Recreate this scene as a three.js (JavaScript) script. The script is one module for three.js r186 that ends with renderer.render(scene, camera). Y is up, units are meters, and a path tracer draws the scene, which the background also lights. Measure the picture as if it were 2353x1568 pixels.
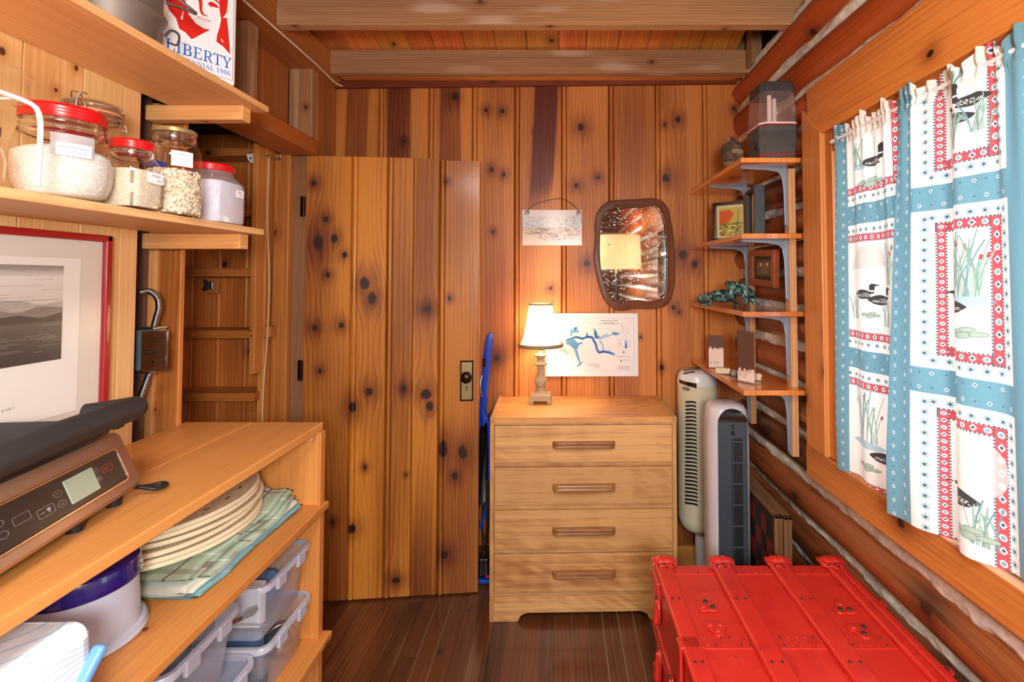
import * as THREE from 'three';
import { RoundedBoxGeometry } from 'three/addons/geometries/RoundedBoxGeometry.js';
import { mergeGeometries, toCreasedNormals } from 'three/addons/utils/BufferGeometryUtils.js';
import { MarchingCubes } from 'three/addons/objects/MarchingCubes.js';
import { RectAreaLightUniformsLib } from 'three/addons/lights/RectAreaLightUniformsLib.js';

// ---------------------------------------------------------------- camera, sky, lights, exposure
const scene = new THREE.Scene();
scene.org = new THREE.Vector3();
const camera = new THREE.PerspectiveCamera(2 * Math.atan(784 / 1120) * 180 / Math.PI, 2353 / 1568, 0.05, 60);
camera.position.set(0, 1.45, 0);
camera.rotation.x = Math.atan(35 / 1120);
camera.setViewOffset(2353, 1568, -108.5, 181, 2353, 1568);   // a shifted lens
scene.add(camera);

const renderer = new THREE.WebGLRenderer({ antialias: true });
renderer.toneMapping = THREE.LinearToneMapping;
renderer.toneMappingExposure = 1.06;
renderer.shadowMap.enabled = true;
RectAreaLightUniformsLib.init();

scene.background = new THREE.Color(0.78, 0.88, 1.0);
scene.backgroundIntensity = 4.0;

const UNSEEN_CEILING_LIGHT = { x: -0.15, y: 2.36, d: -0.25, w: 0.6, h: 0.6, power: 24 };  // out of view, lights the room from above in place of a flash
const UNSEEN_GLOBE_LAMP = { x: 0.12, y: 1.56, d: -0.5, power: 10 };  // out of view, frontal light from near the camera in place of a flash
const FLOOR_LAMP = { x: 0.62, y: 1.72, d: -0.3, power: 0.35 };
const TABLE_LAMP = { x: -0.089, d: 2.36, power: 0.5 };
const lampColor = new THREE.Color(1.0, 0.985, 0.965);

// ---------------------------------------------------------------- helpers
const rng = (s) => () => { s = (s + 0x6d2b79f5) | 0; let t = Math.imul(s ^ (s >>> 15), 1 | s); t = (t + Math.imul(t ^ (t >>> 7), 61 | t)) ^ t; return ((t ^ (t >>> 14)) >>> 0) / 4294967296; };
const rnd = rng(4711);
const lerp = (a, b, t) => a + (b - a) * t, clamp = (x, a = 0, b = 1) => Math.min(b, Math.max(a, x));
const smooth = (a, b, x) => { const t = clamp((x - a) / (b - a)); return t * t * (3 - 2 * t); };
const hashT = new Uint8Array(512), hashV = new Float32Array(256);
{ const r = rng(99); for (let i = 0; i < 256; i++) { hashT[i] = i; hashV[i] = r(); } for (let i = 255; i > 0; i--) { const j = Math.floor(r() * (i + 1)); [hashT[i], hashT[j]] = [hashT[j], hashT[i]]; } for (let i = 0; i < 256; i++) hashT[256 + i] = hashT[i]; }
function noise(x, y, px = 0, py = 0) {          // value noise 0..1, periodic where px, py > 0
  let xi = Math.floor(x), yi = Math.floor(y); const fx = x - xi, fy = y - yi;
  let x1 = xi + 1, y1 = yi + 1;
  if (px) { xi = ((xi % px) + px) % px; x1 = ((x1 % px) + px) % px; }
  if (py) { yi = ((yi % py) + py) % py; y1 = ((y1 % py) + py) % py; }
  const a = hashT[yi & 255], b = hashT[y1 & 255];
  const u = fx * fx * (3 - 2 * fx), v = fy * fy * (3 - 2 * fy);
  const p = hashV[hashT[(xi & 255) + a]], q = hashV[hashT[(x1 & 255) + a]], r = hashV[hashT[(xi & 255) + b]], s = hashV[hashT[(x1 & 255) + b]];
  return (p + (q - p) * u) * (1 - v) + (r + (s - r) * u) * v;
}
const used = new Map();
function numbered(name) { const n = used.get(name) || 0; used.set(name, n + 1); return n ? name + '_' + String(n).padStart(3, '0') : name; }
function shadows(o) { o.castShadow = true; o.receiveShadow = true; return o; }
// a part: geometry in room coordinates (x, y, -depth) unless the parent is turned, then in the parent's own
function put(name, geo, mat, parent, label) {
  const g = Array.isArray(geo) ? mergeGeometries(geo.map((q) => { const c = q.index ? q.toNonIndexed() : q; for (const k of Object.keys(c.attributes)) if (!['position', 'normal', 'uv'].includes(k)) c.deleteAttribute(k); return c; })) : geo;
  if (parent.org.lengthSq()) g.translate(-parent.org.x, -parent.org.y, -parent.org.z);
  const m = shadows(new THREE.Mesh(g, mat));
  m.name = parent === scene ? numbered(name) : name; m.org = parent.org;
  if (label) m.userData.label = label;
  parent.add(m); return m;
}
function thing(name, label, category, [x, y, d] = [0, 0, 0], opt = {}) {
  const o = new THREE.Group(); o.name = numbered(name); o.position.set(x, y, -d);
  if (opt.turn) o.rotation.y = opt.turn;
  o.org = opt.local || opt.turn ? new THREE.Vector3() : o.position.clone();
  o.userData = { label, category }; if (opt.group) o.userData.group = opt.group;
  scene.add(o); return o;
}
function structure(name) { const o = new THREE.Group(); o.name = numbered(name); o.org = new THREE.Vector3(); o.userData = { kind: 'structure' }; scene.add(o); return o; }
const tag = (o, label, category, group) => { Object.assign(o.userData, { label, category }); if (group) o.userData.group = group; return o; };

const TU = 0.6, TV = 2.4;                       // metres covered by one lumber texture
function grainUV(geo, grain = 'y', ou = rnd(), ov = rnd(), tu = TU, tv = TV) {
  if (!geo.attributes.normal) geo.computeVertexNormals();
  const p = geo.attributes.position, n = geo.attributes.normal, uv = new Float32Array(p.count * 2), ax = 'xyz', g = ax.indexOf(grain);
  for (let i = 0; i < p.count; i++) {
    const P = [p.getX(i), p.getY(i), p.getZ(i)], N = [Math.abs(n.getX(i)), Math.abs(n.getY(i)), Math.abs(n.getZ(i))];
    const k = N[0] >= N[1] && N[0] >= N[2] ? 0 : N[1] >= N[2] ? 1 : 2;
    let a, b; if (k === g) { a = P[(g + 1) % 3]; b = P[(g + 2) % 3] * 0.3; } else { b = P[g]; a = P[3 - g - k]; }
    uv[i * 2] = a / tu + ou; uv[i * 2 + 1] = b / tv + ov;
  }
  geo.setAttribute('uv', new THREE.BufferAttribute(uv, 2)); return geo;
}
function bx(x0, x1, y0, y1, d0, d1, r = 0.002, grain, seg = 1) {   // a chamfered box between those room coordinates
  const w = Math.abs(x1 - x0), h = Math.abs(y1 - y0), l = Math.abs(d1 - d0), q = Math.min(r, w * 0.45, h * 0.45, l * 0.45);
  const g = q > 0 ? new RoundedBoxGeometry(w, h, l, seg, q) : new THREE.BoxGeometry(w, h, l);
  g.translate((x0 + x1) / 2, (y0 + y1) / 2, -(d0 + d1) / 2);
  return grain ? grainUV(g, grain) : g;
}
function cyl(r0, r1, h, x, y, d, seg = 24) { return new THREE.CylinderGeometry(r1, r0, h, seg).translate(x, y + h / 2, -d); }
function lathe(pts, x, y, d, seg = 40) { return new THREE.LatheGeometry(pts.map(([r, h]) => new THREE.Vector2(Math.max(r, 1e-4), h)), seg).translate(x, y, -d); }
function tube(pts, r, seg = 32, rad = 8, closed = false) { return new THREE.TubeGeometry(new THREE.CatmullRomCurve3(pts.map(([x, y, d]) => new THREE.Vector3(x, y, -d)), closed, 'centripetal'), seg, r, rad, closed); }
function ball(r, x, y, d, sx = 1, sy = 1, sz = 1, seg = 20) { return new THREE.SphereGeometry(r, seg, Math.max(8, seg * 0.6 | 0)).scale(sx, sy, sz).translate(x, y, -d); }
function shapeOf(pts, smoothed) { const s = new THREE.Shape(); if (smoothed) { const c = new THREE.CatmullRomCurve3(pts.map(([x, y]) => new THREE.Vector3(x, y, 0)), true).getPoints(140); s.setFromPoints(c.map((p) => new THREE.Vector2(p.x, p.y))); } else s.setFromPoints(pts.map(([x, y]) => new THREE.Vector2(x, y))); return s; }
function extr(pts, depth, bevel = 0, smoothed = false, hole) {      // outline in x, y pushed along +z
  const s = shapeOf(pts, smoothed); if (hole) s.holes.push(new THREE.Path(shapeOf(hole, smoothed).getPoints()));
  return new THREE.ExtrudeGeometry(s, { depth: depth - 2 * bevel, bevelEnabled: bevel > 0, bevelThickness: bevel, bevelSize: bevel, bevelOffset: -bevel, bevelSegments: 2, curveSegments: 8 }).translate(0, 0, bevel);
}
const upright = (pts, y0, y1, crease = 0.5) => toCreasedNormals(extr(pts.map(([x, d]) => [x, d]), y1 - y0).rotateX(-Math.PI / 2).translate(0, y0, 0), crease); // outline in x, depth pushed up
function gridGeo(nu, nv, f, closeU = false) {   // a surface f(i/nu, j/nv) -> [x, y, z, u, v]
  const P = [], U = [], I = [];
  for (let j = 0; j <= nv; j++) for (let i = 0; i <= nu; i++) { const q = f(i / nu, j / nv); P.push(q[0], q[1], q[2]); U.push(q[3] ?? i / nu, q[4] ?? j / nv); }
  for (let j = 0; j < nv; j++) for (let i = 0; i < nu; i++) { const a = j * (nu + 1) + i, b = a + 1, c = a + nu + 1, e = c + 1; I.push(a, b, e, a, e, c); }
  const g = new THREE.BufferGeometry(); g.setAttribute('position', new THREE.Float32BufferAttribute(P, 3)); g.setAttribute('uv', new THREE.Float32BufferAttribute(U, 2)); g.setIndex(I); g.computeVertexNormals();
  if (closeU) { const n = g.attributes.normal; for (let j = 0; j <= nv; j++) { const a = j * (nu + 1), b = a + nu, v = new THREE.Vector3(n.getX(a) + n.getX(b), n.getY(a) + n.getY(b), n.getZ(a) + n.getZ(b)).normalize(); n.setXYZ(a, v.x, v.y, v.z); n.setXYZ(b, v.x, v.y, v.z); } }
  return g;
}
function loft(rings, crease) {                  // closed rings of [x, y, z], the same number of points in each
  const n = rings[0].length, g = gridGeo(n, rings.length - 1, (u, v) => { const r = rings[Math.round(v * (rings.length - 1))], p = r[Math.round(u * n) % n]; return [p[0], p[1], p[2], u, v]; }, true);
  return crease ? toCreasedNormals(g, crease) : g;
}
function rrect(w, l, r, y, cx = 0, cz = 0, n = 5) { // rounded rectangle ring in the x, z plane
  const out = []; r = Math.min(r, w / 2, l / 2);
  for (const [sx, sz, a0] of [[1, 1, 0], [-1, 1, 1], [-1, -1, 2], [1, -1, 3]]) for (let i = 0; i <= n; i++) { const a = (a0 + i / n) * Math.PI / 2; out.push([cx + sx * (w / 2 - r) + Math.cos(a) * r, y, cz + sz * (l / 2 - r) + Math.sin(a) * r]); }
  return out.reverse();
}
function planeFace(w, h) { return new THREE.PlaneGeometry(w, h); }
// a blob from tapered capsules [ax,ay,az, bx,by,bz, ra, rb] joined smoothly
function blob(caps, res, k) {
  let lo = [9, 9, 9], hi = [-9, -9, -9];
  for (const c of caps) for (let i = 0; i < 3; i++) { const r = Math.max(c[6], c[7]); lo[i] = Math.min(lo[i], c[i] - r, c[3 + i] - r); hi[i] = Math.max(hi[i], c[i] + r, c[3 + i] + r); }
  const half = Math.max(hi[0] - lo[0], hi[1] - lo[1], hi[2] - lo[2]) / 2 * 1.2, mid = lo.map((l, i) => (l + hi[i]) / 2);
  const mc = new MarchingCubes(res, new THREE.MeshStandardMaterial(), false, false, 60000); mc.isolation = 0;
  for (let z = 0; z < res; z++) for (let y = 0; y < res; y++) for (let x = 0; x < res; x++) {
    const p = [x, y, z].map((q, i) => mid[i] + (q - res / 2) / (res / 2) * half); let s = 0;
    for (const c of caps) { const ab = [c[3] - c[0], c[4] - c[1], c[5] - c[2]], ap = [p[0] - c[0], p[1] - c[1], p[2] - c[2]], L = ab[0] ** 2 + ab[1] ** 2 + ab[2] ** 2; const t = clamp((ap[0] * ab[0] + ap[1] * ab[1] + ap[2] * ab[2]) / Math.max(L, 1e-9)); const q = Math.hypot(ap[0] - ab[0] * t, ap[1] - ab[1] * t, ap[2] - ab[2] * t) - lerp(c[6], c[7], t); s += Math.exp(-q / k); }
    mc.field[x + y * res + z * res * res] = -(-k * Math.log(Math.max(s, 1e-30)));
  }
  mc.update(); const g = new THREE.BufferGeometry(), n = mc.count;
  g.setAttribute('position', new THREE.BufferAttribute(mc.positionArray.slice(0, n * 3), 3)); g.setAttribute('normal', new THREE.BufferAttribute(mc.normalArray.slice(0, n * 3), 3));
  g.setAttribute('uv', new THREE.BufferAttribute(new Float32Array(n * 2), 2));
  return g.scale(half, half, half).translate(...mid);
}

// ---------------------------------------------------------------- textures
function canvas(w, h, draw, o = {}) { const c = document.createElement('canvas'); c.width = w; c.height = h; draw(c.getContext('2d'), w, h); const t = new THREE.CanvasTexture(c); t.colorSpace = o.data ? THREE.NoColorSpace : THREE.SRGBColorSpace; t.wrapS = t.wrapT = o.clamp ? THREE.ClampToEdgeWrapping : THREE.RepeatWrapping; return t; }
function dataTex(w, h, rgba, o = {}) { const t = new THREE.DataTexture(rgba, w, h, THREE.RGBAFormat); t.colorSpace = o.data ? THREE.NoColorSpace : THREE.SRGBColorSpace; t.magFilter = THREE.LinearFilter; t.minFilter = THREE.LinearMipmapLinearFilter; t.wrapS = t.wrapT = o.clamp ? THREE.ClampToEdgeWrapping : THREE.RepeatWrapping; t.needsUpdate = true; return t; }
// wood: boards side by side, each with its own figure, colour and knots; u across, v along the grain, in metres
function wood(o) {
  const { W, H, mw, mh, x0 = 0, boards, knots = [], rings = 60, warp = 0.03, fibre = 0.2, mottle = 0.4, contrast = 0.4, scuff = 0, knotColor = [46, 19, 6] } = o;
  const out = new Uint8Array(W * H * 4), per = !o.once;
  for (let x = 0; x < W; x++) {
    const u = (x + 0.5) / W * mw, X = u + x0;
    const bi = Math.max(0, boards.findIndex((b) => X < b.x1)), b = boards[bi], s = (b.seed ?? bi) * 17.37, xa = bi ? boards[bi - 1].x1 : x0, bw = b.x1 - xa, ux = (X - xa) / bw;
    const mine = knots.filter((k) => k[0] > xa - 0.02 && k[0] < b.x1 + 0.02);
    const c1 = b.c1, c2 = b.c2;
    for (let y = 0; y < H; y++) {
      const v = (y + 0.5) / H * mh; let uu = X, halo = 0, kn = 0;
      for (const k of mine) {
        const dx = X - k[0], dy = v - k[1], w0 = k[2], q = dx * dx + dy * dy * 0.3, q2 = (dx * dx + dy * dy * (k[3] ?? 0.7)) / (w0 * w0);
        if (q < w0 * w0 * 30) { const e = Math.exp(-q / (w0 * w0 * 5)); uu -= dx * e * 0.95; halo = Math.max(halo, Math.exp(-q2 / 5.5)); }
        if (q2 < 2.2) { const edge = Math.sqrt(q2) * 1.12 + (noise(X * 90 + s, v * 60) - 0.5) * 0.22; kn = Math.max(kn, 1 - smooth(0.6, 0.98, edge)); }
      }
      const P = per ? (f) => Math.max(1, Math.round(f * mw)) : () => 0, Q = per ? (f) => Math.max(1, Math.round(f * mh)) : () => 0;
      const N = per ? (fu, fv, a) => noise(u / mw * P(fu) + a * P(fu), v / mh * Q(fv), P(fu), Q(fv)) : (fu, fv, a) => noise(X * fu + a, v * fv + a * 1.7);
      const w = (N(3.4, 0.55, s) - 0.5) * warp * 2 + (N(9, 1.7, s + 3) - 0.5) * warp * 0.5 + (N(34, 5, s + 5) - 0.5) * 0.004;
      const t = (per ? Math.round(rings * mw) * (uu - x0) / mw : uu * rings) + w * rings + s, f = t - Math.floor(t);
      const p = f < 0.82 ? Math.pow(f / 0.82, 2.1) : (1 - f) / 0.18;
      let m = 0.12 + p * contrast * (0.45 + 0.55 * N(5, 0.8, s + 9)) + (N(430, 9, s) - 0.5) * fibre + (N(110, 3.2, s + 2) - 0.5) * fibre * 0.9 + (N(5.5, 1.3, s + 7) - 0.5) * mottle;
      if (o.dapple) m += (noise(u / mw * 14 + N(3, 6, s) * 2, v / mh * 70 + u / mw * 30 + N(4, 2, s + 2) * 3, 14, 70) - 0.5) * o.dapple * smooth(0.3, 0.7, N(3, 1.6, s + 12));
      if (o.figure) m += (N(2.6, 24, s + 4) - 0.5) * o.figure * smooth(0.35, 0.75, N(1.7, 1.1, s + 6));
      if (b.heart) m += b.heart * (b.hv ? smooth(b.hv - 0.06, b.hv + 0.1, v + (noise(X * 30, s) - 0.5) * 0.1) : 1) * smooth(0.5, 0.36, Math.abs(ux - (b.hc ?? 0.5) + (N(2, 0.9, s + 8) - 0.5) * 0.25) / (b.hw ?? 0.8)) ;
      m = clamp(m + halo * 0.6, 0, 1.3);
      let r = lerp(c1[0], c2[0], m), g = lerp(c1[1], c2[1], m), bl = lerp(c1[2], c2[2], m);
      if (kn > 0) { const ringk = 0.8 + 0.35 * N(160, 120, s); r = lerp(r, knotColor[0] * ringk, kn); g = lerp(g, knotColor[1] * ringk, kn); bl = lerp(bl, knotColor[2] * ringk, kn); }
      if (scuff) { const q = smooth(0.66, 0.95, N(26, 4, 1.3)) * smooth(0.45, 0.75, N(3, 1.4, 6.1)) * scuff; r = lerp(r, 222, q); g = lerp(g, 205, q); bl = lerp(bl, 188, q); }
      const k = (y * W + x) * 4; out[k] = clamp(r, 0, 255); out[k + 1] = clamp(g, 0, 255); out[k + 2] = clamp(bl, 0, 255); out[k + 3] = 255;
    }
  }
  return dataTex(W, H, out, { clamp: o.once });
}
const one = (c1, c2, x1 = 9) => [{ x1, c1, c2, seed: 3 }];
const scatter = (n, seed, r0, r1) => { const r = rng(seed), k = []; for (let i = 0; i < n; i++) k.push([0.05 + r() * 0.5, 0.1 + r() * 2.2, lerp(r0, r1, r() * r()), 0.5 + r() * 0.4]); return k; };
const paleTex = wood({ W: 512, H: 1536, mw: TU, mh: TV, boards: one([238, 190, 132], [194, 132, 74]), knots: scatter(7, 5, 0.005, 0.014), rings: 60, warp: 0.05, mottle: 0.55, fibre: 0.3, contrast: 0.2, knotColor: [96, 52, 28] });
const roughTex = wood({ W: 512, H: 1536, mw: TU, mh: TV, boards: one([200, 152, 104], [116, 76, 46]), knots: scatter(10, 8, 0.006, 0.013), rings: 80, warp: 0.03, mottle: 0.5, contrast: 0.35, scuff: 0.5, knotColor: [70, 40, 24] });
const amberTex = wood({ W: 512, H: 1536, mw: TU, mh: TV, boards: one([212, 136, 64], [122, 62, 22]), knots: scatter(9, 21, 0.008, 0.02), rings: 60, warp: 0.05, mottle: 0.7, fibre: 0.26, contrast: 0.26 });
const logTex = wood({ W: 512, H: 2048, mw: TU, mh: TV, boards: one([140, 76, 36], [58, 27, 12]), knots: scatter(9, 31, 0.012, 0.026), rings: 22, warp: 0.05, mottle: 1.0, contrast: 0.3, fibre: 0.4, scuff: 0.4, knotColor: [50, 20, 10] });
const floorTex = wood({ W: 512, H: 1024, mw: TU, mh: TV, boards: one([116, 64, 32], [60, 29, 12]), knots: scatter(4, 41, 0.006, 0.012), rings: 60, warp: 0.06, mottle: 0.8, contrast: 0.5, fibre: 0.35, scuff: 0.16 });
const mapleTex = wood({ W: 512, H: 1536, mw: TU, mh: TV, boards: one([232, 184, 122], [164, 104, 52]), knots: [], rings: 20, warp: 0.09, mottle: 0.6, contrast: 0.25, fibre: 0.4, figure: 0.3, dapple: 0.5 });
const wallBoards = [[-1.42, 0.3, 0], [-1.179, 0.1, 0.2], [-0.932, 0.2, 0.7], [-0.674, 0.1, 0.8], [-0.449, 0.1, 0.7], [-0.231, 0.12, 0.15], [0.011, -0.02, 0.85, 1.86], [0.254, 0.1, 0.05], [0.494, 0.12, 0.12], [0.737, 0.16, 0.2], [1.05, 0.15, 0.1]]
  .map(([x1, dark, heart, hv], i) => ({ x1, seed: i * 3 + 1, heart, hv, hc: [0.5, 0.6, 0.55, 0.45, 0.5][i % 5], hw: 0.55, c1: [224 - dark * 110, 144 - dark * 92, 68 - dark * 60], c2: [122 - dark * 50, 56 - dark * 30, 16 - dark * 8] }));
const wallKnots = [[-0.537, 2.385, 0.025], [-0.377, 2.312, 0.013], [-0.292, 2.308, 0.014], [-0.347, 2.005, 0.015], [-0.286, 1.98, 0.014], [0.112, 2.224, 0.023], [0.089, 1.921, 0.016], [0.2, 1.964, 0.013], [0.611, 2.264, 0.018], [0.543, 2.237, 0.01], [0.548, 1.96, 0.024], [0.63, 1.568, 0.027], [0.69, 1.519, 0.022], [0.14, 1.523, 0.02], [-0.339, 1.684, 0.01], [-0.316, 1.041, 0.018], [-0.044, 1.395, 0.011], [0.583, 1.297, 0.014], [0.61, 1.273, 0.009], [0.414, 1.147, 0.008], [0.519, 0.993, 0.015], [0.9, 2.321, 0.012], [-0.955, 1.96, 0.012], [0.8, 1.624, 0.02, 0.3], [-0.13, 2.2, 0.006], [0.36, 0.62, 0.018], [0.62, 0.55, 0.02], [0.64, 0.25, 0.016], [-0.8, 2.15, 0.01]];
const wallTex = wood({ W: 1280, H: 1240, mw: 2.48, mh: 2.48, x0: -1.43, once: true, boards: wallBoards, knots: wallKnots, rings: 52, warp: 0.05, mottle: 0.8, contrast: 0.3 });
const doorBoards = [[0.204, 0, 0.05], [0.362, -0.08, 0.1], [0.481, 0.05, 0.12], [0.599, 0.02, 0.15], [0.8, 0.12, 0.05]].map(([x1, dark, heart], i) => ({ x1, seed: 40 + i * 5, heart, c1: [212 - dark * 110, 134 - dark * 88, 44 - dark * 36], c2: [108 - dark * 46, 48 - dark * 26, 10] }));
const doorKnots = [[0.036, 1.872, 0.014], [0.092, 1.708, 0.016], [0.175, 1.545, 0.016], [0.103, 1.454, 0.014], [0.05, 1.214, 0.016], [0.166, 1.225, 0.016], [0.076, 1.02, 0.011], [0.266, 1.416, 0.03, 0.6], [0.3, 1.346, 0.026, 0.5], [0.633, 1.891, 0.009], [0.649, 1.345, 0.01], [0.545, 1.295, 0.026, 1.6], [0.292, 0.922, 0.021], [0.445, 0.932, 0.016], [0.545, 0.906, 0.034, 1.2], [0.562, 0.85, 0.022, 0.5], [0.22, 0.855, 0.02, 0.4], [0.625, 0.653, 0.026, 0.3], [0.713, 0.634, 0.026, 0.4], [0.678, 0.53, 0.019], [0.277, 0.584, 0.01], [0.46, 0.543, 0.006], [0.225, 0.312, 0.022], [0.635, 0.175, 0.022], [0.42, 0.074, 0.024, 1.6], [0.142, 0.345, 0.009], [0.06, 1.6, 0.03, 0.4], [0.13, 1.62, 0.02, 0.6]];
const doorTex = wood({ W: 512, H: 1280, mw: 0.8, mh: 2.0, once: true, boards: doorBoards, knots: doorKnots, rings: 46, warp: 0.055, mottle: 0.95, contrast: 0.34 });

const std = (o) => new THREE.MeshStandardMaterial(o), phys = (o) => new THREE.MeshPhysicalMaterial(o);
const toned = new Map();
function tone(m, k, kg = k, kb = k) { const key = [m.uuid, k.toFixed(2), kg.toFixed(2), kb.toFixed(2)].join(); if (!toned.has(key)) { const c = m.clone(); c.color.r *= k; c.color.g *= kg; c.color.b *= kb; toned.set(key, c); } return toned.get(key); }
const varnish = (map, o = {}) => phys({ map, roughness: 0.55, clearcoat: 0.25, clearcoatRoughness: 0.3, ...o });
const M = {
  pale: varnish(paleTex, { clearcoat: 0.15 }), honey: varnish(paleTex, { color: 0xf2d2a4, clearcoat: 0.4 }), raw: std({ map: paleTex, roughness: 0.85, color: 0xfff2dd }),
  rough: std({ map: roughTex, roughness: 0.8 }), amber: varnish(amberTex), log: varnish(logTex, { clearcoat: 0.35, roughness: 0.5, bumpMap: logTex, bumpScale: 0.004 }), warmLog: varnish(amberTex, { color: 0xd89a70, clearcoat: 0.25 }),
  floor: varnish(floorTex, { roughness: 0.45, clearcoat: 0.6, clearcoatRoughness: 0.14 }), maple: varnish(mapleTex, { clearcoat: 0.5, clearcoatRoughness: 0.25 }),
  wall: varnish(wallTex, { clearcoat: 0.18 }), door: varnish(doorTex, { clearcoat: 0.55, clearcoatRoughness: 0.18 }), darkWood: std({ map: amberTex, color: 0x946648, roughness: 0.6 }),
  shell: std({ color: 0x3a2415, roughness: 0.9 }), hardboard: std({ color: 0x6e4b38, roughness: 0.85 }),
  black: std({ color: 0x17171a, roughness: 0.55 }), gloss: phys({ color: 0x0c0c0e, roughness: 0.18, clearcoat: 0.8 }), char: std({ color: 0x2c2b2b, roughness: 0.6 }),
  steel: std({ color: 0xb6b8ba, metalness: 1, roughness: 0.3 }), brass: std({ color: 0xa29064, metalness: 0.75, roughness: 0.45 }), bronze: std({ color: 0x3a2c20, metalness: 0.9, roughness: 0.3 }), zinc: std({ color: 0x93a4ae, metalness: 0.7, roughness: 0.45 }),
  white: std({ color: 0xe9e9ec, roughness: 0.5 }), wire: phys({ color: 0xf2f2f6, roughness: 0.35, clearcoat: 0.4 }), paper: std({ color: 0xf1efea, roughness: 0.85 }),
  redPlastic: phys({ color: 0xd01216, roughness: 0.3, clearcoat: 0.4 }), glass: phys({ color: 0xffffff, transmission: 1, thickness: 0, roughness: 0.03, ior: 1.5 }), thickGlass: phys({ color: 0xffffff, transmission: 1, thickness: 0.01, roughness: 0.03, ior: 1.5 }), pane: phys({ color: 0xf4f8f6, transmission: 1, thickness: 0, roughness: 0.01 }),
  binPlastic: phys({ color: 0xf0f5ff, transmission: 0.82, thickness: 0, roughness: 0.22 }), rimPlastic: phys({ color: 0xe2e4f2, transmission: 0.5, thickness: 0, roughness: 0.35 }), acrylic: phys({ color: 0xf4f0f2, transmission: 1, thickness: 0, roughness: 0.03 }),
};

// ---------------------------------------------------------------- the room
const ROOF = (d) => 2.57 + 0.26 * (2.37 - d);   // underside of the sloping roof boards
function planar(geo, u0, v0, uw, vh, iu = 0, iv = 1) { const p = geo.attributes.position, uv = new Float32Array(p.count * 2), q = (i, k) => (k === 0 ? p.getX(i) : k === 1 ? p.getY(i) : -p.getZ(i)); for (let i = 0; i < p.count; i++) { uv[i * 2] = (q(i, iu) - u0) / uw; uv[i * 2 + 1] = (q(i, iv) - v0) / vh; } geo.setAttribute('uv', new THREE.BufferAttribute(uv, 2)); return geo; }

// floor: narrow varnished boards with dusty joints
const floor = structure('floor');
put('subfloor', bx(-2.0, 1.15, -0.12, -0.006, -2.7, 2.7, 0), std({ color: 0xb09a7c, roughness: 1 }), floor);
for (let k = 0, x = -2.0; x < 1.1; k++, x += 0.0662) {
  const cut = 0.6 + rnd() * 1.8, g = rnd() < 0.35 ? 0.0036 : 0.0014, w = 0.0662 - g;
  for (const [a, b] of [[-2.65, cut - 0.0012], [cut, 2.62]]) put('floor_board', bx(x, x + w, -0.02, (rnd() - 0.5) * 0.0012, a, b, 0, 'z'), tone(M.floor, 0.75 + rnd() * 0.5), floor);
}

// back wall: wide pine boards, each with a bead along one edge
const wallBack = structure('wall_back');
put('wall_core', bx(-2.0, 1.15, -0.1, 3.0, 2.52, 2.66, 0), M.shell, wallBack);
const seams = [-1.66, -1.42, -1.179, -0.932, -0.674, -0.449, -0.231, 0.011, 0.254, 0.494, 0.737, 0.985];
const beaded = (x0, x1, f, b, bead = true) => {
  const p = [[x0, b], [x0, f + 0.008], [x0 + 0.003, f + 0.002]];
  if (bead) { p.push([x0 + 0.005, f + 0.008]); for (let i = 0; i <= 6; i++) { const a = Math.PI * i / 6; p.push([x0 + 0.015 - Math.cos(a) * 0.0095, f + 0.003 - Math.sin(a) * 0.008]); } p.push([x0 + 0.0255, f + 0.009], [x0 + 0.029, f]); }
  p.push([x1 - 0.003, f], [x1 - 0.0005, f + 0.006], [x1 - 0.0005, b]); return p.reverse();
};
for (let i = 0; i + 1 < seams.length; i++) put('wall_board', planar(upright(beaded(seams[i], seams[i + 1], 2.488, 2.52), 0.0, 2.465), -1.43, 0, 2.48, 2.48), M.wall, wallBack);
const crown = put('crown_trim', bx(-1.13, 0.94, 2.436, 2.47, 2.462, 2.488, 0.003, 'x'), M.darkWood, wallBack); crown.rotation.z = 0.012; crown.position.y = -0.002;
put('ledger_strip', bx(-1.1, 0.93, 2.455, 2.485, 2.415, 2.46, 0.003, 'x'), M.amber, wallBack);
put('baseboard', bx(-0.4, 0.95, 0, 0.11, 2.466, 2.487, 0.003, 'x'), M.honey, wallBack);

// roof boards, joists under them
const ceiling = structure('ceiling');
const slope = Math.atan(0.26);
const roofBoard = (x0, x1, d0, d1, mat, lift = 0, th = 0.02) => { const L = (d1 - d0) / Math.cos(slope), g = grainUV(new THREE.BoxGeometry(x1 - x0, th, L), 'z').rotateX(-slope).translate((x0 + x1) / 2, (ROOF(d0) + ROOF(d1)) / 2 + th / 2 + lift, -(d0 + d1) / 2); return g; };
put('roof_deck', roofBoard(-2.0, 1.15, -2.7, 2.75, null, 0.14, 0.06), M.shell, ceiling);
for (let x = -1.16, k = 0; x < 0.86; k++) { const w = 0.115 + rnd() * 0.04, x1 = Math.min(0.875, x + w); put('ceiling_board', roofBoard(x, x1 - 0.003, -2.65, 2.62, null, rnd() * 0.003), tone(M.amber, 0.95 + rnd() * 0.45, 0.95 + rnd() * 0.4), ceiling); x = x1; }  // board colour raised, standing in for flash light on the ceiling
for (const [d, th, mat] of [[1.92, 0.047, M.rough], [2.37, 0.042, M.rough], [1.49, 0.047, M.rough], [1.05, 0.047, M.rough], [0.6, 0.047, M.rough], [-0.25, 0.047, M.rough]])
  put('joist', bx(-1.12, 1.02, 2.45, ROOF(d) - (d > 2 ? 0.006 : 0.03), d - th / 2, d + th / 2, 0.003, 'x'), tone(mat, d > 2 ? 0.92 : 1.0), ceiling);
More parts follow.
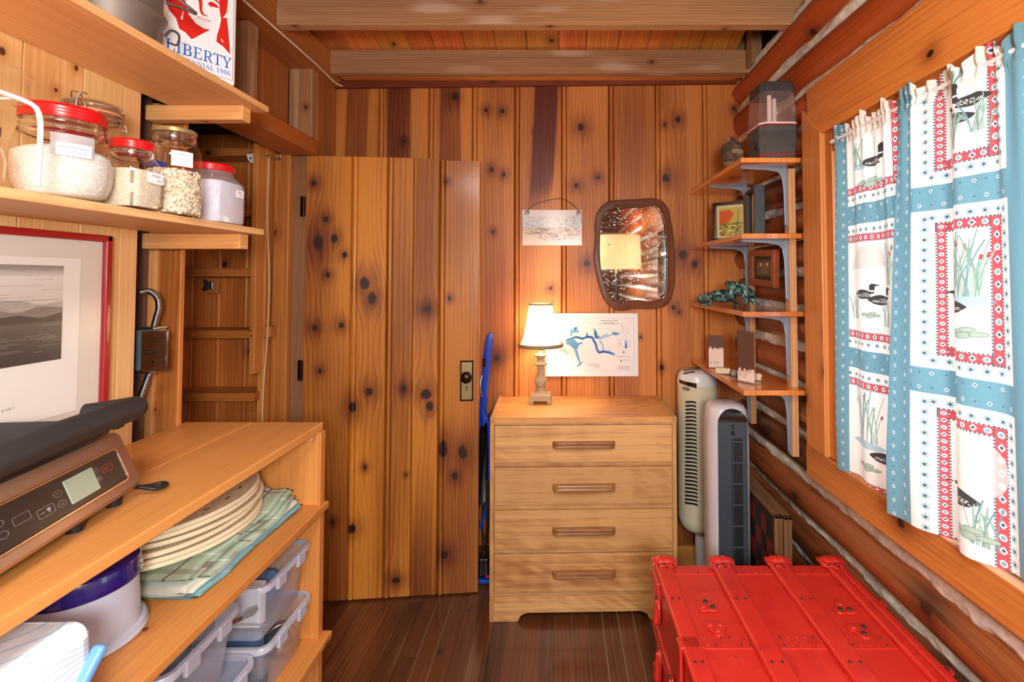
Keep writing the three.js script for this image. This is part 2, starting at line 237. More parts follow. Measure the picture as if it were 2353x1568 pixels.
for (const [x, d, w] of [[-1.2, 2.18, 0.06], [-1.19, 2.4, 0.1], [0.93, 2.3, 0.05], [0.9, 2.44, 0.09]]) put('rafter_end', bx(x - w / 2, x + w / 2, 2.46, ROOF(d) + 0.1, d - 0.04, d + 0.03, 0.004, 'y'), tone(M.rough, 0.6, 0.62, 0.64), ceiling);

// right wall: round logs with mortar between them
const wallRight = structure('wall_right');
const chinks = [-0.06, 0.09, 0.24, 0.392, 0.542, 0.7, 0.853, 1.037, 1.185, 1.337, 1.469, 1.6, 1.72, 1.88, 2.015, 2.147, 2.311, 2.47];
const SHELL = tone(M.shell, 0.8);
put('wall_core', bx(1.0, 1.16, -0.1, 0.86, -2.7, 2.66, 0), SHELL, wallRight);
put('wall_core', bx(1.0, 1.16, 1.93, 4.1, -2.7, 2.66, 0), SHELL, wallRight);
put('wall_core', bx(1.0, 1.16, 0.86, 1.93, 1.68, 2.66, 0), SHELL, wallRight);
put('wall_core', bx(1.0, 1.16, 0.86, 1.93, -2.7, 0.5, 0), SHELL, wallRight);
function logGeo(d0, d1, y, r, x, s, axis = 'z') {
  const n = Math.max(4, Math.round((d1 - d0) / 0.09)), flat = axis === 'z' ? 1 : 1;
  return gridGeo(20, n, (u, v) => {
    const a = u * Math.PI * 2, t = lerp(d0, d1, v), k = (noise(Math.cos(a) * 1.3 + s * 3.1 + 9, t * 1.6 + s) - 0.5) * 0.016 + (noise(t * 3.5 + s * 5, Math.sin(a) * 2 + 4) - 0.5) * 0.008, R = (r + k) * flat, bend = (noise(t * 0.8, s * 7.7) - 0.5) * 0.018;
    const p = Math.cos(a) * R, q = Math.sin(a) * R + bend;
    return axis === 'z' ? [x + p * 1.02, y + q, -t, a * r / TU + s * 0.37, t / TV + s * 0.21] : [t, y + q, x + p, a * r / TU + s * 0.37, t / TV + s * 0.21];
  }, true);
}
const mortarTex = canvas(512, 256, (c, w, h) => { const r = rng(61), id = c.createImageData(w, h); for (let i = 0; i < w * h; i++) { const x = i % w, y = (i / w) | 0, n = noise(x / 40, y / 40, 12, 6) * 0.5 + noise(x / 9, y / 9, 57, 28) * 0.3 + r() * 0.2, g = 158 + n * 95; id.data[i * 4] = g * 0.99; id.data[i * 4 + 1] = g * 0.97; id.data[i * 4 + 2] = g * 0.93; id.data[i * 4 + 3] = 255; } c.putImageData(id, 0, 0); });
M.mortar = std({ map: mortarTex, bumpMap: mortarTex, bumpScale: 0.004, roughness: 1 });
function mortarGeo(d0, d1, y, s) {
  return gridGeo(10, Math.round((d1 - d0) / 0.014), (u, v) => { const t = lerp(d0, d1, v), h = 0.036 + (noise(t * 6, s * 9) - 0.5) * 0.02, yy = y + (u - 0.5) * 2 * h * 0.9 + (noise(t * 0.8, s * 7.7) - 0.5) * 0.012; return [0.952 + (y < 0.6 ? 0.012 : 0) - Math.pow(Math.max(0, Math.sin(u * Math.PI)), 0.4) * (0.029 + (noise(t * 11 + u * 3, s * 5) - 0.5) * 0.012) - (noise(t * 48, u * 7 + s) - 0.5) * 0.008 - (noise(t * 21, u * 4 + s * 3) - 0.5) * 0.006, yy, -t, t * 1.6, u * 0.25 + s * 0.13]; });
}
for (let i = 0; i + 1 < chinks.length; i++) {
  const y = (chinks[i] + chinks[i + 1]) / 2, r = (chinks[i + 1] - chinks[i]) / 2 * (i >= 13 ? 0.93 : 0.81), upper = i >= 13, inWin = y > 0.86 && y < 1.93;
  const mat = upper ? tone(M.warmLog, 0.95 + rnd() * 0.15) : y > 1.0 ? tone(M.log, 1.05 + rnd() * 0.3, 0.95 + rnd() * 0.2, 0.9) : tone(M.log, 0.9 + rnd() * 0.25);
  for (const [a, b] of inWin ? [[1.66, 2.56], [-2.6, 0.52]] : [[-2.6, 2.56]]) put('log', logGeo(a, b, y, r, (y < 0.6 ? 0.905 : 0.893) + r * 1.02, i * 1.37 + a), mat, wallRight);
}
for (let i = 1; i < chinks.length; i++) {
  const y = chinks[i], inWin = y > 0.86 && y < 1.93;
  for (const [a, b] of inWin ? [[1.66, 2.52], [-2.6, 0.52]] : [[-2.6, 2.52]]) put('mortar', mortarGeo(a, b, y, i), M.mortar, wallRight);
}
// scribed cable-like gap where the logs meet the boards of the back wall
// window: wide flat casing, deep lining, sash and glass
const win = structure('window_1');
const flatBoard = (pts, x0, x1, grain) => grainUV(extr(pts.map(([d, y]) => [d, y]), x1 - x0, 0.003).rotateY(Math.PI / 2).translate(x0, 0, 0), grain);   // outline in depth, height
put('casing_post', flatBoard([[1.73, 0.863], [1.73, 2.047], [1.61, 1.935], [1.61, 0.863]], 0.868, 0.905, 'y'), tone(M.amber, 0.95), win);
put('casing_head', flatBoard([[1.612, 1.93], [1.7, 2.012], [1.7, 2.112], [-0.2, 2.122], [-0.2, 1.93]], 0.872, 0.905, 'z'), tone(M.amber, 1.08, 1.0, 0.9), win);
put('casing_sill', flatBoard([[1.735, 0.757], [1.735, 0.861], [-0.2, 0.861], [-0.2, 0.785]], 0.868, 0.905, 'z'), tone(M.amber, 0.92), win);
put('inner_stop', bx(0.885, 0.905, 0.862, 1.93, 1.572, 1.612, 0.002, 'y'), tone(M.amber, 1.15), win);
put('lining_top', bx(0.9, 1.15, 1.925, 1.945, 0.48, 1.62, 0.001, 'z'), tone(M.amber, 0.9, 0.8, 0.7), win);
put('lining_bottom', bx(0.9, 1.15, 0.845, 0.865, 0.48, 1.62, 0.001, 'z'), tone(M.rough, 0.8), win);
put('lining_side', bx(0.9, 1.15, 0.86, 1.93, 1.61, 1.63, 0.001, 'y'), M.amber, win);
put('lining_side', bx(0.9, 1.15, 0.86, 1.93, 0.47, 0.49, 0.001, 'y'), M.amber, win);
put('head_fascia', bx(0.89, 0.905, 1.86, 1.93, 0.48, 1.6, 0.001, 'z'), tone(M.amber, 0.85, 0.72, 0.6), win);
put('sash', [bx(1.03, 1.07, 0.865, 0.915, 0.49, 1.61), bx(1.03, 1.07, 1.88, 1.925, 0.49, 1.61), bx(1.03, 1.07, 0.9, 1.89, 0.49, 0.54), bx(1.03, 1.07, 0.9, 1.89, 1.56, 1.61), bx(1.03, 1.07, 0.9, 1.89, 1.03, 1.07)], M.white, win);
for (const [a, b] of [[0.54, 1.03], [1.07, 1.56]]) put('pane', new THREE.PlaneGeometry(b - a, 0.97).rotateY(Math.PI / 2).translate(1.05, 1.397, -(a + b) / 2), M.pane, win);

// left wall: upright pine boards that end short of the alcove
const wallLeft = structure('wall_left');
put('wall_core', bx(-1.3, -1.19, -0.1, 4.1, -2.7, 1.33, 0), M.shell, wallLeft);
const leftSeams = [-2.65, -2.2, -1.8, -1.45, -1.25, -1.05, -0.85, -0.66, -0.46, -0.27, -0.08, 0.1, 0.29, 0.47, 0.62, 0.76, 0.905, 1.045, 1.18, 1.29, 1.346];
for (let i = 0; i + 1 < leftSeams.length; i++) put('wall_board', bx(-1.19, -1.165 + (rnd() - 0.5) * 0.003, 0, 2.6, leftSeams[i] + 0.001, leftSeams[i + 1] - 0.001, 0.0025, 'y'), tone(M.pale, 0.92 + rnd() * 0.14, 0.92 + rnd() * 0.1, 0.9), wallLeft);
put('hardboard_sheet', bx(-1.45, -1.245, 0.0, 2.4, 1.462, 1.475, 0.001), M.hardboard, wallLeft);
put('stud', bx(-1.232, -1.164, 0, 1.99, 1.5, 1.518, 0.003, 'y'), tone(M.amber, 1.12, 1.1, 1.05), wallLeft);
put('stud_edge', bx(-1.27, -1.234, 0, 1.99, 1.49, 1.53, 0.003, 'y'), tone(M.raw, 0.85, 0.8, 0.75), wallLeft);
// alcove behind
const alcove = structure('wall_alcove');
put('wall_core', bx(-2.0, -1.23, -0.1, 2.6, 2.29, 2.5, 0), M.shell, alcove);
put('wall_core', bx(-2.0, -1.96, -0.1, 2.6, 1.2, 2.4, 0), M.shell, alcove);
put('wall_core', bx(-2.0, -1.295, 2.12, 2.2, 1.36, 2.4, 0), M.shell, alcove);
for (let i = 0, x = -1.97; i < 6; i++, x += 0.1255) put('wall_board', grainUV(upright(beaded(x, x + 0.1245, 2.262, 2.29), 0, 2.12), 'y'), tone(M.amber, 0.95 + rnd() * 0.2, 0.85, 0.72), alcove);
put('casing_board', bx(-1.292, -1.222, 0, 2.01, 2.196, 2.26, 0.004, 'y'), tone(M.amber, 0.95), alcove);
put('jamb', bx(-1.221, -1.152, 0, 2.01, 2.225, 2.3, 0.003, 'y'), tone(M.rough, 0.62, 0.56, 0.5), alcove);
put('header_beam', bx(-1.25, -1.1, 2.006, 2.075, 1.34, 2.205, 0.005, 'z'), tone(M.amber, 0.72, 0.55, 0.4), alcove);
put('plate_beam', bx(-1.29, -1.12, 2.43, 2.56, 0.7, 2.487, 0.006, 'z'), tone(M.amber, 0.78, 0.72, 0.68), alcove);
put('cable', tube([[-1.117, 2.428, 0.7], [-1.116, 2.43, 1.5], [-1.117, 2.43, 2.2], [-1.12, 2.428, 2.45], [-1.1, 2.43, 2.48]], 0.0035, 40, 6), M.paper, alcove);
put('post', bx(-1.235, -1.175, 2.075, 2.43, 1.82, 1.88, 0.006, 'y'), tone(M.rough, 0.85, 0.82, 0.8), alcove);
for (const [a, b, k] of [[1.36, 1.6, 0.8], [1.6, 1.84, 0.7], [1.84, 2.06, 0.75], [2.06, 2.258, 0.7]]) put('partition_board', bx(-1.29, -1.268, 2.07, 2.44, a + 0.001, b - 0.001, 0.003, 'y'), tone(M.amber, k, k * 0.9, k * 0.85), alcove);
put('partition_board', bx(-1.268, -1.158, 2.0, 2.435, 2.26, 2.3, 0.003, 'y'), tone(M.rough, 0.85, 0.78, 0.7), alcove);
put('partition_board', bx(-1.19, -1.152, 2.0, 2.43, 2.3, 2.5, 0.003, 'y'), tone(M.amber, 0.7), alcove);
// wall behind the camera, logs and mortar coloured darker to dim the mirror reflection
const wallRear = structure('wall_rear');
put('wall_core', bx(-2.0, 1.16, -0.1, 4.1, -2.85, -2.7, 0), M.shell, wallRear);
for (let i = 0; i < 23; i++) put('log', logGeo(-1.3, 0.95, 0.1 + i * 0.17, 0.088, 2.66, i * 2.1, 'x'), tone(M.log, 0.55 + rnd() * 0.2), wallRear);
for (let i = 0; i < 23; i++) put('mortar', bx(-1.3, 0.95, 0.165 + i * 0.17, 0.205 + i * 0.17, -2.66, -2.62, 0.01), tone(M.mortar, 0.5), wallRear);
put('wall_core', bx(-2.1, -1.99, -0.1, 4.1, -2.8, 2.7, 0), M.shell, wallRear);

// open plank door lying back against the wall
const door = structure('door_1');
{
  const D = door; D.position.set(-1.155, 0.008, -2.206); D.rotation.y = 0.0957;
  const P = (name, geo, mat) => { const m = shadows(new THREE.Mesh(geo, mat)); m.name = name; D.add(m); return m; };
  const ds = [0, 0.204, 0.362, 0.481, 0.599, 0.787];
  for (let i = 0; i < 5; i++) {
    const g = upright(beaded(ds[i], ds[i + 1], 0, 0.034, i > 0 && i !== 3), 0, i === 4 ? 1.99 : 1.998);
    P('door_board', planar(g, 0, 0, 0.8, 2.0), M.door);
  }
  P('knob_plate', extr([[0.703, 0.876], [0.757, 0.876], [0.757, 1.052], [0.703, 1.052]], 0.005, 0.002).translate(0, 0, 0.001), M.brass);
  P('plate_rim', [0].map(() => mergeGeometries([bx(0.7, 0.76, 0.872, 0.879, -0.009, 0.001, 0.001), bx(0.7, 0.76, 1.05, 1.057, -0.009, 0.001, 0.001), bx(0.7, 0.706, 0.872, 1.057, -0.009, 0.001, 0.001), bx(0.754, 0.76, 0.872, 1.057, -0.009, 0.001, 0.001)]))[0], M.bronze);
  P('knob', new THREE.LatheGeometry([[0.0001, 0.055], [0.014, 0.054], [0.024, 0.047], [0.027, 0.036], [0.023, 0.026], [0.012, 0.02], [0.011, 0.006], [0.017, 0.003], [0.017, 0]].map(([r, h]) => new THREE.Vector2(r, h)).reverse(), 28).rotateX(Math.PI / 2).translate(0.73, 0.985, 0), M.bronze);
  P('keyhole', extr([[0.7275, 0.918], [0.7325, 0.918], [0.7315, 0.93], [0.734, 0.936], [0.73, 0.941], [0.726, 0.936], [0.7285, 0.93]], 0.002).translate(0, 0, 0.0055), M.black);
  for (const y of [0.35, 0.98, 1.72]) P('hinge', mergeGeometries([cyl(0.006, 0.006, 0.09, -0.004, y, -0.004, 10), bx(-0.02, 0, y, y + 0.09, -0.002, 0.004, 0)].map((g) => { const c = g.index ? g.toNonIndexed() : g; return c; })), M.bronze);
}

// ---------------------------------------------------------------- long low shelf unit on the left
{
  const t = thing('shelf_unit', 'long open pine shelf unit with a wide honey-coloured top against the board wall', 'shelf', [-0.95, 0, 0.9]);
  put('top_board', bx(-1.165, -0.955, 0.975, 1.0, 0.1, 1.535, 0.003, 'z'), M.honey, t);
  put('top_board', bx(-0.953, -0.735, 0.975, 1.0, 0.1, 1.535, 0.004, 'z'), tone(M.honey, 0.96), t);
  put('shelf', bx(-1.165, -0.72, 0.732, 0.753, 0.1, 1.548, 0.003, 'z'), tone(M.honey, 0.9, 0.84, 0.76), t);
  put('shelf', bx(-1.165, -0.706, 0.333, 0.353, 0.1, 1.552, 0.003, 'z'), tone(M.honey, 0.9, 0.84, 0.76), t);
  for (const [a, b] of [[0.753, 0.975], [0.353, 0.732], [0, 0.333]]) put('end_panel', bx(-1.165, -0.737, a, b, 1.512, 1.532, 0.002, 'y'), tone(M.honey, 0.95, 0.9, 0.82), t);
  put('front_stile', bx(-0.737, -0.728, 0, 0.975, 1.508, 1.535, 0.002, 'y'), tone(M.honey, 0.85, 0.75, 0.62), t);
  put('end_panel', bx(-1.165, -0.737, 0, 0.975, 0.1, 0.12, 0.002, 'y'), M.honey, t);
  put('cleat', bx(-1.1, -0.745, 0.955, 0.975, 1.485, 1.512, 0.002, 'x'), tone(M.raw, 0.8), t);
}
// two open shelves above it
for (const [y, xf, label] of [[1.58, -0.91, 'lower of two open wall shelves, a pine plank carrying glass jars of dry food'], [1.962, -0.902, 'upper of two open wall shelves, a pine plank carrying pots and a tin box']]) {
  const t = thing('wall_shelf', label, 'shelf', [-1.04, y, 0.8]);
  put('plank', bx(-1.164, xf, y, y + 0.019, -0.6, 1.5, 0.003, 'z'), y > 1.8 ? tone(M.pale, 1.0, 0.93, 0.86) : M.pale, t);
  put('cleat', bx(-1.225, -0.935, y - 0.046, y - 0.0005, 1.425, 1.465, 0.004, 'x'), M.raw, t, 'pale square batten under the plank end');
}
// ---------------------------------------------------------------- framed print
{
  const t = thing('framed_print', 'large grey print in a wide cream mat and thin red frame on the board wall', 'picture', [-1.155, 1.03, 0.93]);
  const prof = (a, b, horizontal) => a;
  const X = -1.163, F = -1.138, y0 = 1.03, y1 = 1.556, d0 = 0.62, d1 = 1.243, w = 0.017;
  put('frame', [bx(X, F, y1 - w, y1, d0, d1, 0.004), bx(X, F, y0, y0 + w, d0, d1, 0.004), bx(X, F, y0, y1, d0, d0 + w, 0.004), bx(X, F, y0, y1, d1 - w, d1, 0.004)], phys({ color: 0x9c0f17, roughness: 0.35, clearcoat: 0.3 }), t);
  put('mat_board', bx(-1.16, -1.15, y0 + w, y1 - w, d0 + w, d1 - w, 0), std({ color: 0xe4ddd2, roughness: 0.95 }), t);
  const artTex = canvas(640, 480, (c, w, h) => {          // a plain grey lake-and-hills stand-in, with the caption below
    c.fillStyle = '#f3f1ec'; c.fillRect(0, 0, w, h);
    const ax = 24, ay = 24, aw = w - 48 - 34, ah = 286, r = rng(12);
    let g = c.createLinearGradient(0, ay, 0, ay + ah); g.addColorStop(0, '#8e8982'); g.addColorStop(0.12, '#e9e6e0'); g.addColorStop(0.5, '#d5d1ca'); g.addColorStop(0.55, '#6f675f'); g.addColorStop(1, '#3a332d'); c.fillStyle = g; c.fillRect(ax, ay, aw, ah);
    for (const [base, amp, col] of [[120, 30, '#b9b4ac'], [140, 24, '#8b847c'], [156, 14, '#544c45']]) { c.fillStyle = col; c.beginPath(); c.moveTo(ax, ay + 168); for (let x = 0; x <= aw; x += 6) c.lineTo(ax + x, ay + base - amp * noise(x / 70 + base, 3)); c.lineTo(ax + aw, ay + 168); c.fill(); }
    c.strokeStyle = 'rgba(60,52,46,0.35)'; c.lineWidth = 1; for (let i = 0; i < 90; i++) { const y = ay + r() * ah, x = ax + r() * aw, l = 20 + r() * 120; c.beginPath(); c.moveTo(Math.max(ax, x - l), y); c.lineTo(Math.min(ax + aw, x + l), y); c.stroke(); }
    c.strokeStyle = 'rgba(240,236,228,0.5)'; for (let i = 0; i < 50; i++) { const y = ay + 172 + r() * 105, x = ax + r() * aw, l = 6 + r() * 40; c.beginPath(); c.moveTo(Math.max(ax, x - l), y); c.lineTo(Math.min(ax + aw, x + l), y); c.stroke(); }
    c.fillStyle = '#3b3733'; c.font = 'italic 10px sans-serif'; c.fillText('Sky and water I  –  Luft und Wasser I  –  Le ciel et la mer I', 190, 430);
  }, { clamp: true });
  const print = new THREE.PlaneGeometry(0.44, 0.36).rotateY(Math.PI / 2).translate(-1.1485, 1.315, -0.95);
  put('print', print, std({ map: artTex, roughness: 0.95 }), t);
  put('glazing', new THREE.PlaneGeometry(d1 - d0 - 2 * w, y1 - y0 - 2 * w).rotateY(Math.PI / 2).translate(-1.144, (y0 + y1) / 2, -(d0 + d1) / 2), phys({ color: 0xf8f8f8, transmission: 1, thickness: 0, roughness: 0.22 }), t);
}
// ---------------------------------------------------------------- switch box with armoured cable
{
  const t = thing('switch_box', 'metal switch box with a glossy brown cover plate and steel conduit beside the bare stud', 'switch', [-1.16, 1.18, 1.4]);
  put('box', bx(-1.205, -1.165, 1.185, 1.3, 1.39, 1.455, 0.004), M.zinc, t);
  const plate = put('cover_plate', extr([[-0.031, -0.057], [0.031, -0.057], [0.031, 0.057], [-0.031, 0.057]], 0.012, 0.005).rotateY(0.35).translate(-1.143, 1.242, -1.388), phys({ color: 0x3a2011, roughness: 0.12, clearcoat: 1 }), t);
  put('toggle', bx(-1.149, -1.133, 1.238, 1.247, 1.36, 1.375, 0.003), M.black, t);
  for (const y of [1.214, 1.27]) put('screw', cyl(0.003, 0.003, 0.002, 0, 0, 0, 10).rotateX(Math.PI / 2).translate(-1.139, y, -1.375), M.bronze, t);
  put('clamp', bx(-1.2, -1.16, 1.3, 1.308, 1.4, 1.45, 0.002), M.steel, t); put('clamp', bx(-1.2, -1.165, 1.176, 1.184, 1.4, 1.45, 0.002), M.steel, t);
  const ribbed = (pts, r, n) => { const c = new THREE.CatmullRomCurve3(pts.map(([x, y, d]) => new THREE.Vector3(x, y, -d))), gs = []; for (let i = 0; i < n; i++) { const p = c.getPointAt((i + 0.5) / n), q = c.getTangentAt((i + 0.5) / n); const g = new THREE.TorusGeometry(r, 0.0022, 6, 12); g.lookAt(q).translate(p.x, p.y, p.z); gs.push(g); } gs.push(new THREE.TubeGeometry(c, n, r, 8)); return gs; };
  put('conduit', ribbed([[-1.225, 1.408, 1.43], [-1.2, 1.41, 1.43], [-1.177, 1.39, 1.43], [-1.172, 1.36, 1.43], [-1.178, 1.335, 1.43], [-1.185, 1.305, 1.43]], 0.0065, 34), M.steel, t);
  put('conduit', ribbed([[-1.19, 1.182, 1.43], [-1.2, 1.155, 1.43], [-1.212, 1.12, 1.43], [-1.222, 1.09, 1.43]], 0.0065, 20), M.steel, t);
}
// ---------------------------------------------------------------- ladder standing in the alcove, latch, hook, cable
{
  const t = thing('ladder', 'narrow brown wooden ladder with flat treads standing in the dark alcove', 'ladder', [-1.5, 0, 2.17]);
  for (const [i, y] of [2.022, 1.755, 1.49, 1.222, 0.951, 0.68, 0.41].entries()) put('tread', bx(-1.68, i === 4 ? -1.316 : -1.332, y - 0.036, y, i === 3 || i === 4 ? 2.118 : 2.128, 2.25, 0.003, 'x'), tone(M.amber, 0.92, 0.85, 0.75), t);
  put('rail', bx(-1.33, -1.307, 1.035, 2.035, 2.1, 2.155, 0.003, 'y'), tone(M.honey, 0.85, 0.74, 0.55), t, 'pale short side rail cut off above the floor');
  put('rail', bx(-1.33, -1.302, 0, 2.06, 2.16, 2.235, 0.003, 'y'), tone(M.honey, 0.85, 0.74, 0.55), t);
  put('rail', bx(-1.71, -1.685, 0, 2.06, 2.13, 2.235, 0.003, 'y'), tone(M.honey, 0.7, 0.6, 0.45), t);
  put('end_block', bx(-1.302, -1.268, 1.186, 1.236, 2.15, 2.19, 0.003, 'x'), tone(M.amber, 0.8, 0.7, 0.6), t);
  for (const y of [1.2, 1.222]) put('screw', cyl(0.003, 0.003, 0.002, 0, 0, 0, 8).rotateX(Math.PI / 2).translate(-1.322, y, -2.0995), M.bronze, t);
}
{
  const t = thing('latch', 'small dark metal latch on a wood block fixed to the alcove boards', 'latch', [-1.6, 1.4, 2.24]);
  put('block', bx(-1.615, -1.565, 1.375, 1.45, 2.235, 2.262, 0.004, 'y'), tone(M.amber, 0.8), t);
  put('plate', bx(-1.602, -1.585, 1.395, 1.43, 2.228, 2.236, 0.002), M.steel, t);
  put('lever', extr([[-1.63, 1.395], [-1.625, 1.388], [-1.6, 1.395], [-1.6, 1.43], [-1.622, 1.442], [-1.628, 1.436], [-1.62, 1.42]], 0.008, 0.002).translate(0, 0, -2.232), M.char, t);
}
{
  const t = thing('wall_hook', 'thin grey metal hook screwed into the header beam above the alcove', 'hook', [-1.29, 1.98, 2.18]);
  put('hook', tube([[-1.262, 2.006, 2.19], [-1.262, 1.986, 2.19], [-1.275, 1.983, 2.17], [-1.29, 1.987, 2.15], [-1.3, 1.992, 2.15]], 0.004, 24, 8), M.steel, t);
  const u = put('cord', tube([[-1.288, 1.98, 2.148], [-1.285, 1.7, 2.14], [-1.272, 1.45, 2.14], [-1.276, 1.2, 2.14], [-1.29, 0.95, 2.14], [-1.29, 0.7, 2.14]], 0.004, 50, 6), std({ color: 0xcdb894, roughness: 0.9 }), scene);
  tag(u, 'thin pale cord hanging down beside the alcove casing from the metal hook', 'cord');
  const v = thing('screw_disc', 'white quarter-round plastic disc with one screw on the ladder in the alcove', 'bracket', [-1.34, 1.96, 2.1]);
  put('disc', extr([[-1.333, 1.99], [-1.333, 1.947], [-1.342, 1.949], [-1.352, 1.956], [-1.361, 1.968], [-1.365, 1.99]], 0.006, 0.001).translate(0, 0, -2.118), M.white, v);
  put('screw', cyl(0.0045, 0.0045, 0.002, 0, 0, 0, 12).rotateX(Math.PI / 2).translate(-1.345, 1.97, -2.1115), M.steel, v);
}
// ---------------------------------------------------------------- jars of dry food on the lower shelf
const SH = 1.5995;
const handLabel = (lines, w, h, px = 15) => canvas(w, h, (c) => { c.fillStyle = '#f6f6fa'; c.fillRect(0, 0, w, h); c.fillStyle = '#55567a'; lines.forEach(([s, x, y, p]) => { c.font = 'italic ' + (p || px) + 'px sans-serif'; c.fillText(s, x, y); }); }, { clamp: true });
// a label bent round a jar: centre angle a, at radius r, height y
const wrapLabel = (x, d, r, a, y, w, h, slopeK = 0) => gridGeo(10, 1, (u, v) => { const q = a + (u - 0.5) * w / r; return [x + Math.sin(q) * r, y + (v - 0.5) * h, -d + Math.cos(q) * r, u, v]; });
const grainsTex = (seed, base, dark, n, rx, ry) => canvas(512, 256, (c, w, h) => { const r = rng(seed); c.fillStyle = dark; c.fillRect(0, 0, w, h); for (let i = 0; i < n; i++) { const k = 0.82 + r() * 0.3; c.fillStyle = 'rgb(' + base.map((b) => Math.min(255, b * k | 0)).join() + ')'; c.save(); c.translate(r() * w, r() * h); c.rotate(r() * 6.3); c.beginPath(); c.ellipse(0, 0, rx * (0.6 + r() * 0.7), ry * (0.6 + r() * 0.6), 0, 0, 7); c.fill(); c.restore(); } });
const riceTex = grainsTex(3, [240, 236, 226], '#d5cdbc', 9000, 5, 1.7), crumbTex = grainsTex(4, [236, 224, 200], '#cbb996', 9000, 3.4, 2), sugarTex = grainsTex(6, [242, 242, 242], '#e2e4e6', 5000, 2, 2);
M.rice = std({ map: riceTex, bumpMap: riceTex, bumpScale: 0.0015, roughness: 0.9 }); M.crumbs = std({ map: crumbTex, bumpMap: crumbTex, bumpScale: 0.0015, roughness: 0.95 }); M.sugar = std({ map: sugarTex, roughness: 0.9 });
const threadRings = (r, y, n, dy, x, d) => { const gs = []; for (let i = 0; i < n; i++) gs.push(new THREE.TorusGeometry(r, 0.0016, 6, 40).rotateX(Math.PI / 2).translate(x, y + i * dy, -d)); return gs; };
const ribLid = (x, d, y, r, h) => { const p = [[0, 0], [r - 0.002, 0]]; for (let i = 0; i < 4; i++) p.push([r, h * (0.05 + i * 0.22)], [r, h * (0.15 + i * 0.22)], [r - 0.0012, h * (0.18 + i * 0.22)]); p.push([r - 0.003, h], [r - 0.006, h + 0.001], [0, h + 0.001]); return lathe(p.map(([a, b]) => [a, b + y]), x, d ? 0 : 0, d, 48).translate(0, 0, 0); };
const at0 = (pts, y) => pts.map(([r, h]) => [r, h + y]);
{ // big round rice jar
  const x = -0.974, d = 0.95, t = thing('rice_jar', 'large squat glass jar of white rice with a wide red screw lid', 'jar', [x, SH, d]);
  put('glass', lathe(at0([[0, 0.002], [0.052, 0.002], [0.064, 0.01], [0.0725, 0.035], [0.0738, 0.07], [0.0715, 0.1], [0.065, 0.122], [0.058, 0.131], [0.0595, 0.137], [0.059, 0.155]], SH), x, 0, d, 56), M.glass, t);
  put('glass_neck', lathe(at0([[0.053, 0.124], [0.064, 0.127], [0.063, 0.133], [0.059, 0.137], [0.0625, 0.142], [0.059, 0.147], [0.0615, 0.152], [0.055, 0.154], [0.053, 0.124]], SH), x, 0, d, 48), M.thickGlass, t);
  const f = lathe(at0([[0.001, 0.004], [0.051, 0.004], [0.062, 0.012], [0.0702, 0.036], [0.0715, 0.068], [0.0708, 0.088], [0.055, 0.098], [0.03, 0.106], [0.0, 0.109]], SH), x, 0, d, 48); f.attributes.uv.array.forEach((v, i, q) => { q[i] = v * (i % 2 ? 1.6 : 3); });
  put('rice', f, M.rice, t).userData.kind = 'stuff';
  put('lid', ribLid(x, d, SH + 0.152, 0.0635, 0.027), M.redPlastic, t, 'red ribbed screw lid');
  put('label_sleeve', wrapLabel(x, d, 0.0744, 0.98, SH + 0.098, 0.062, 0.042), phys({ color: 0xd8d4da, transmission: 0.5, roughness: 0.3, thickness: 0 }), t);
  put('name_label', wrapLabel(x, d, 0.0748, 1.0, SH + 0.09, 0.05, 0.024), std({ map: handLabel([['Jasmine Rice', 14, 34, 24], ['3-28 2018', 36, 64, 22]], 160, 80), roughness: 0.8 }), t, 'white paper label with faint handwriting');
}
{ // panko
  const x = -0.94, d = 1.066, t = thing('crumb_jar', 'rounded square glass jar of pale bread crumbs with a red lid and handwritten PANKO label', 'jar', [x, SH, d]);
  const ring = (w, r, y) => rrect(w, w, r, SH + y, x, -d, 6);
  put('glass', loft([ring(0.02, 0.01, 0.002), ring(0.078, 0.02, 0.002), ring(0.086, 0.022, 0.012), ring(0.088, 0.024, 0.078), ring(0.086, 0.03, 0.1), ring(0.077, 0.037, 0.114), ring(0.072, 0.036, 0.12), ring(0.072, 0.036, 0.134)], 0.6), M.glass, t);
  put('glass_neck', lathe(at0([[0.033, 0.11], [0.041, 0.113], [0.038, 0.119], [0.0395, 0.124], [0.0375, 0.129], [0.033, 0.13], [0.033, 0.11]], SH), x, 0, d, 40), M.thickGlass, t);
  put('bread_crumbs', grainUV(loft([ring(0.01, 0.005, 0.004), ring(0.076, 0.02, 0.004), ring(0.083, 0.021, 0.013), ring(0.085, 0.023, 0.079), ring(0.081, 0.025, 0.084), ring(0.01, 0.005, 0.087)], 0.6), 'y', 0, 0, 0.16, 0.08), M.crumbs, t).userData.kind = 'stuff';
  put('glass_thread', threadRings(0.037, SH + 0.121, 2, 0.004, x, d), M.glass, t);
  put('lid', ribLid(x, d, SH + 0.129, 0.0395, 0.021), M.redPlastic, t, 'red screw lid');
  put('name_label', new THREE.PlaneGeometry(0.044, 0.024).rotateY(Math.PI / 2).translate(x + 0.0452, SH + 0.07, -d - 0.008), std({ map: handLabel([['PANKO', 40, 30, 24], ['2023', 82, 58, 22]], 140, 72), roughness: 0.8 }), t);
}
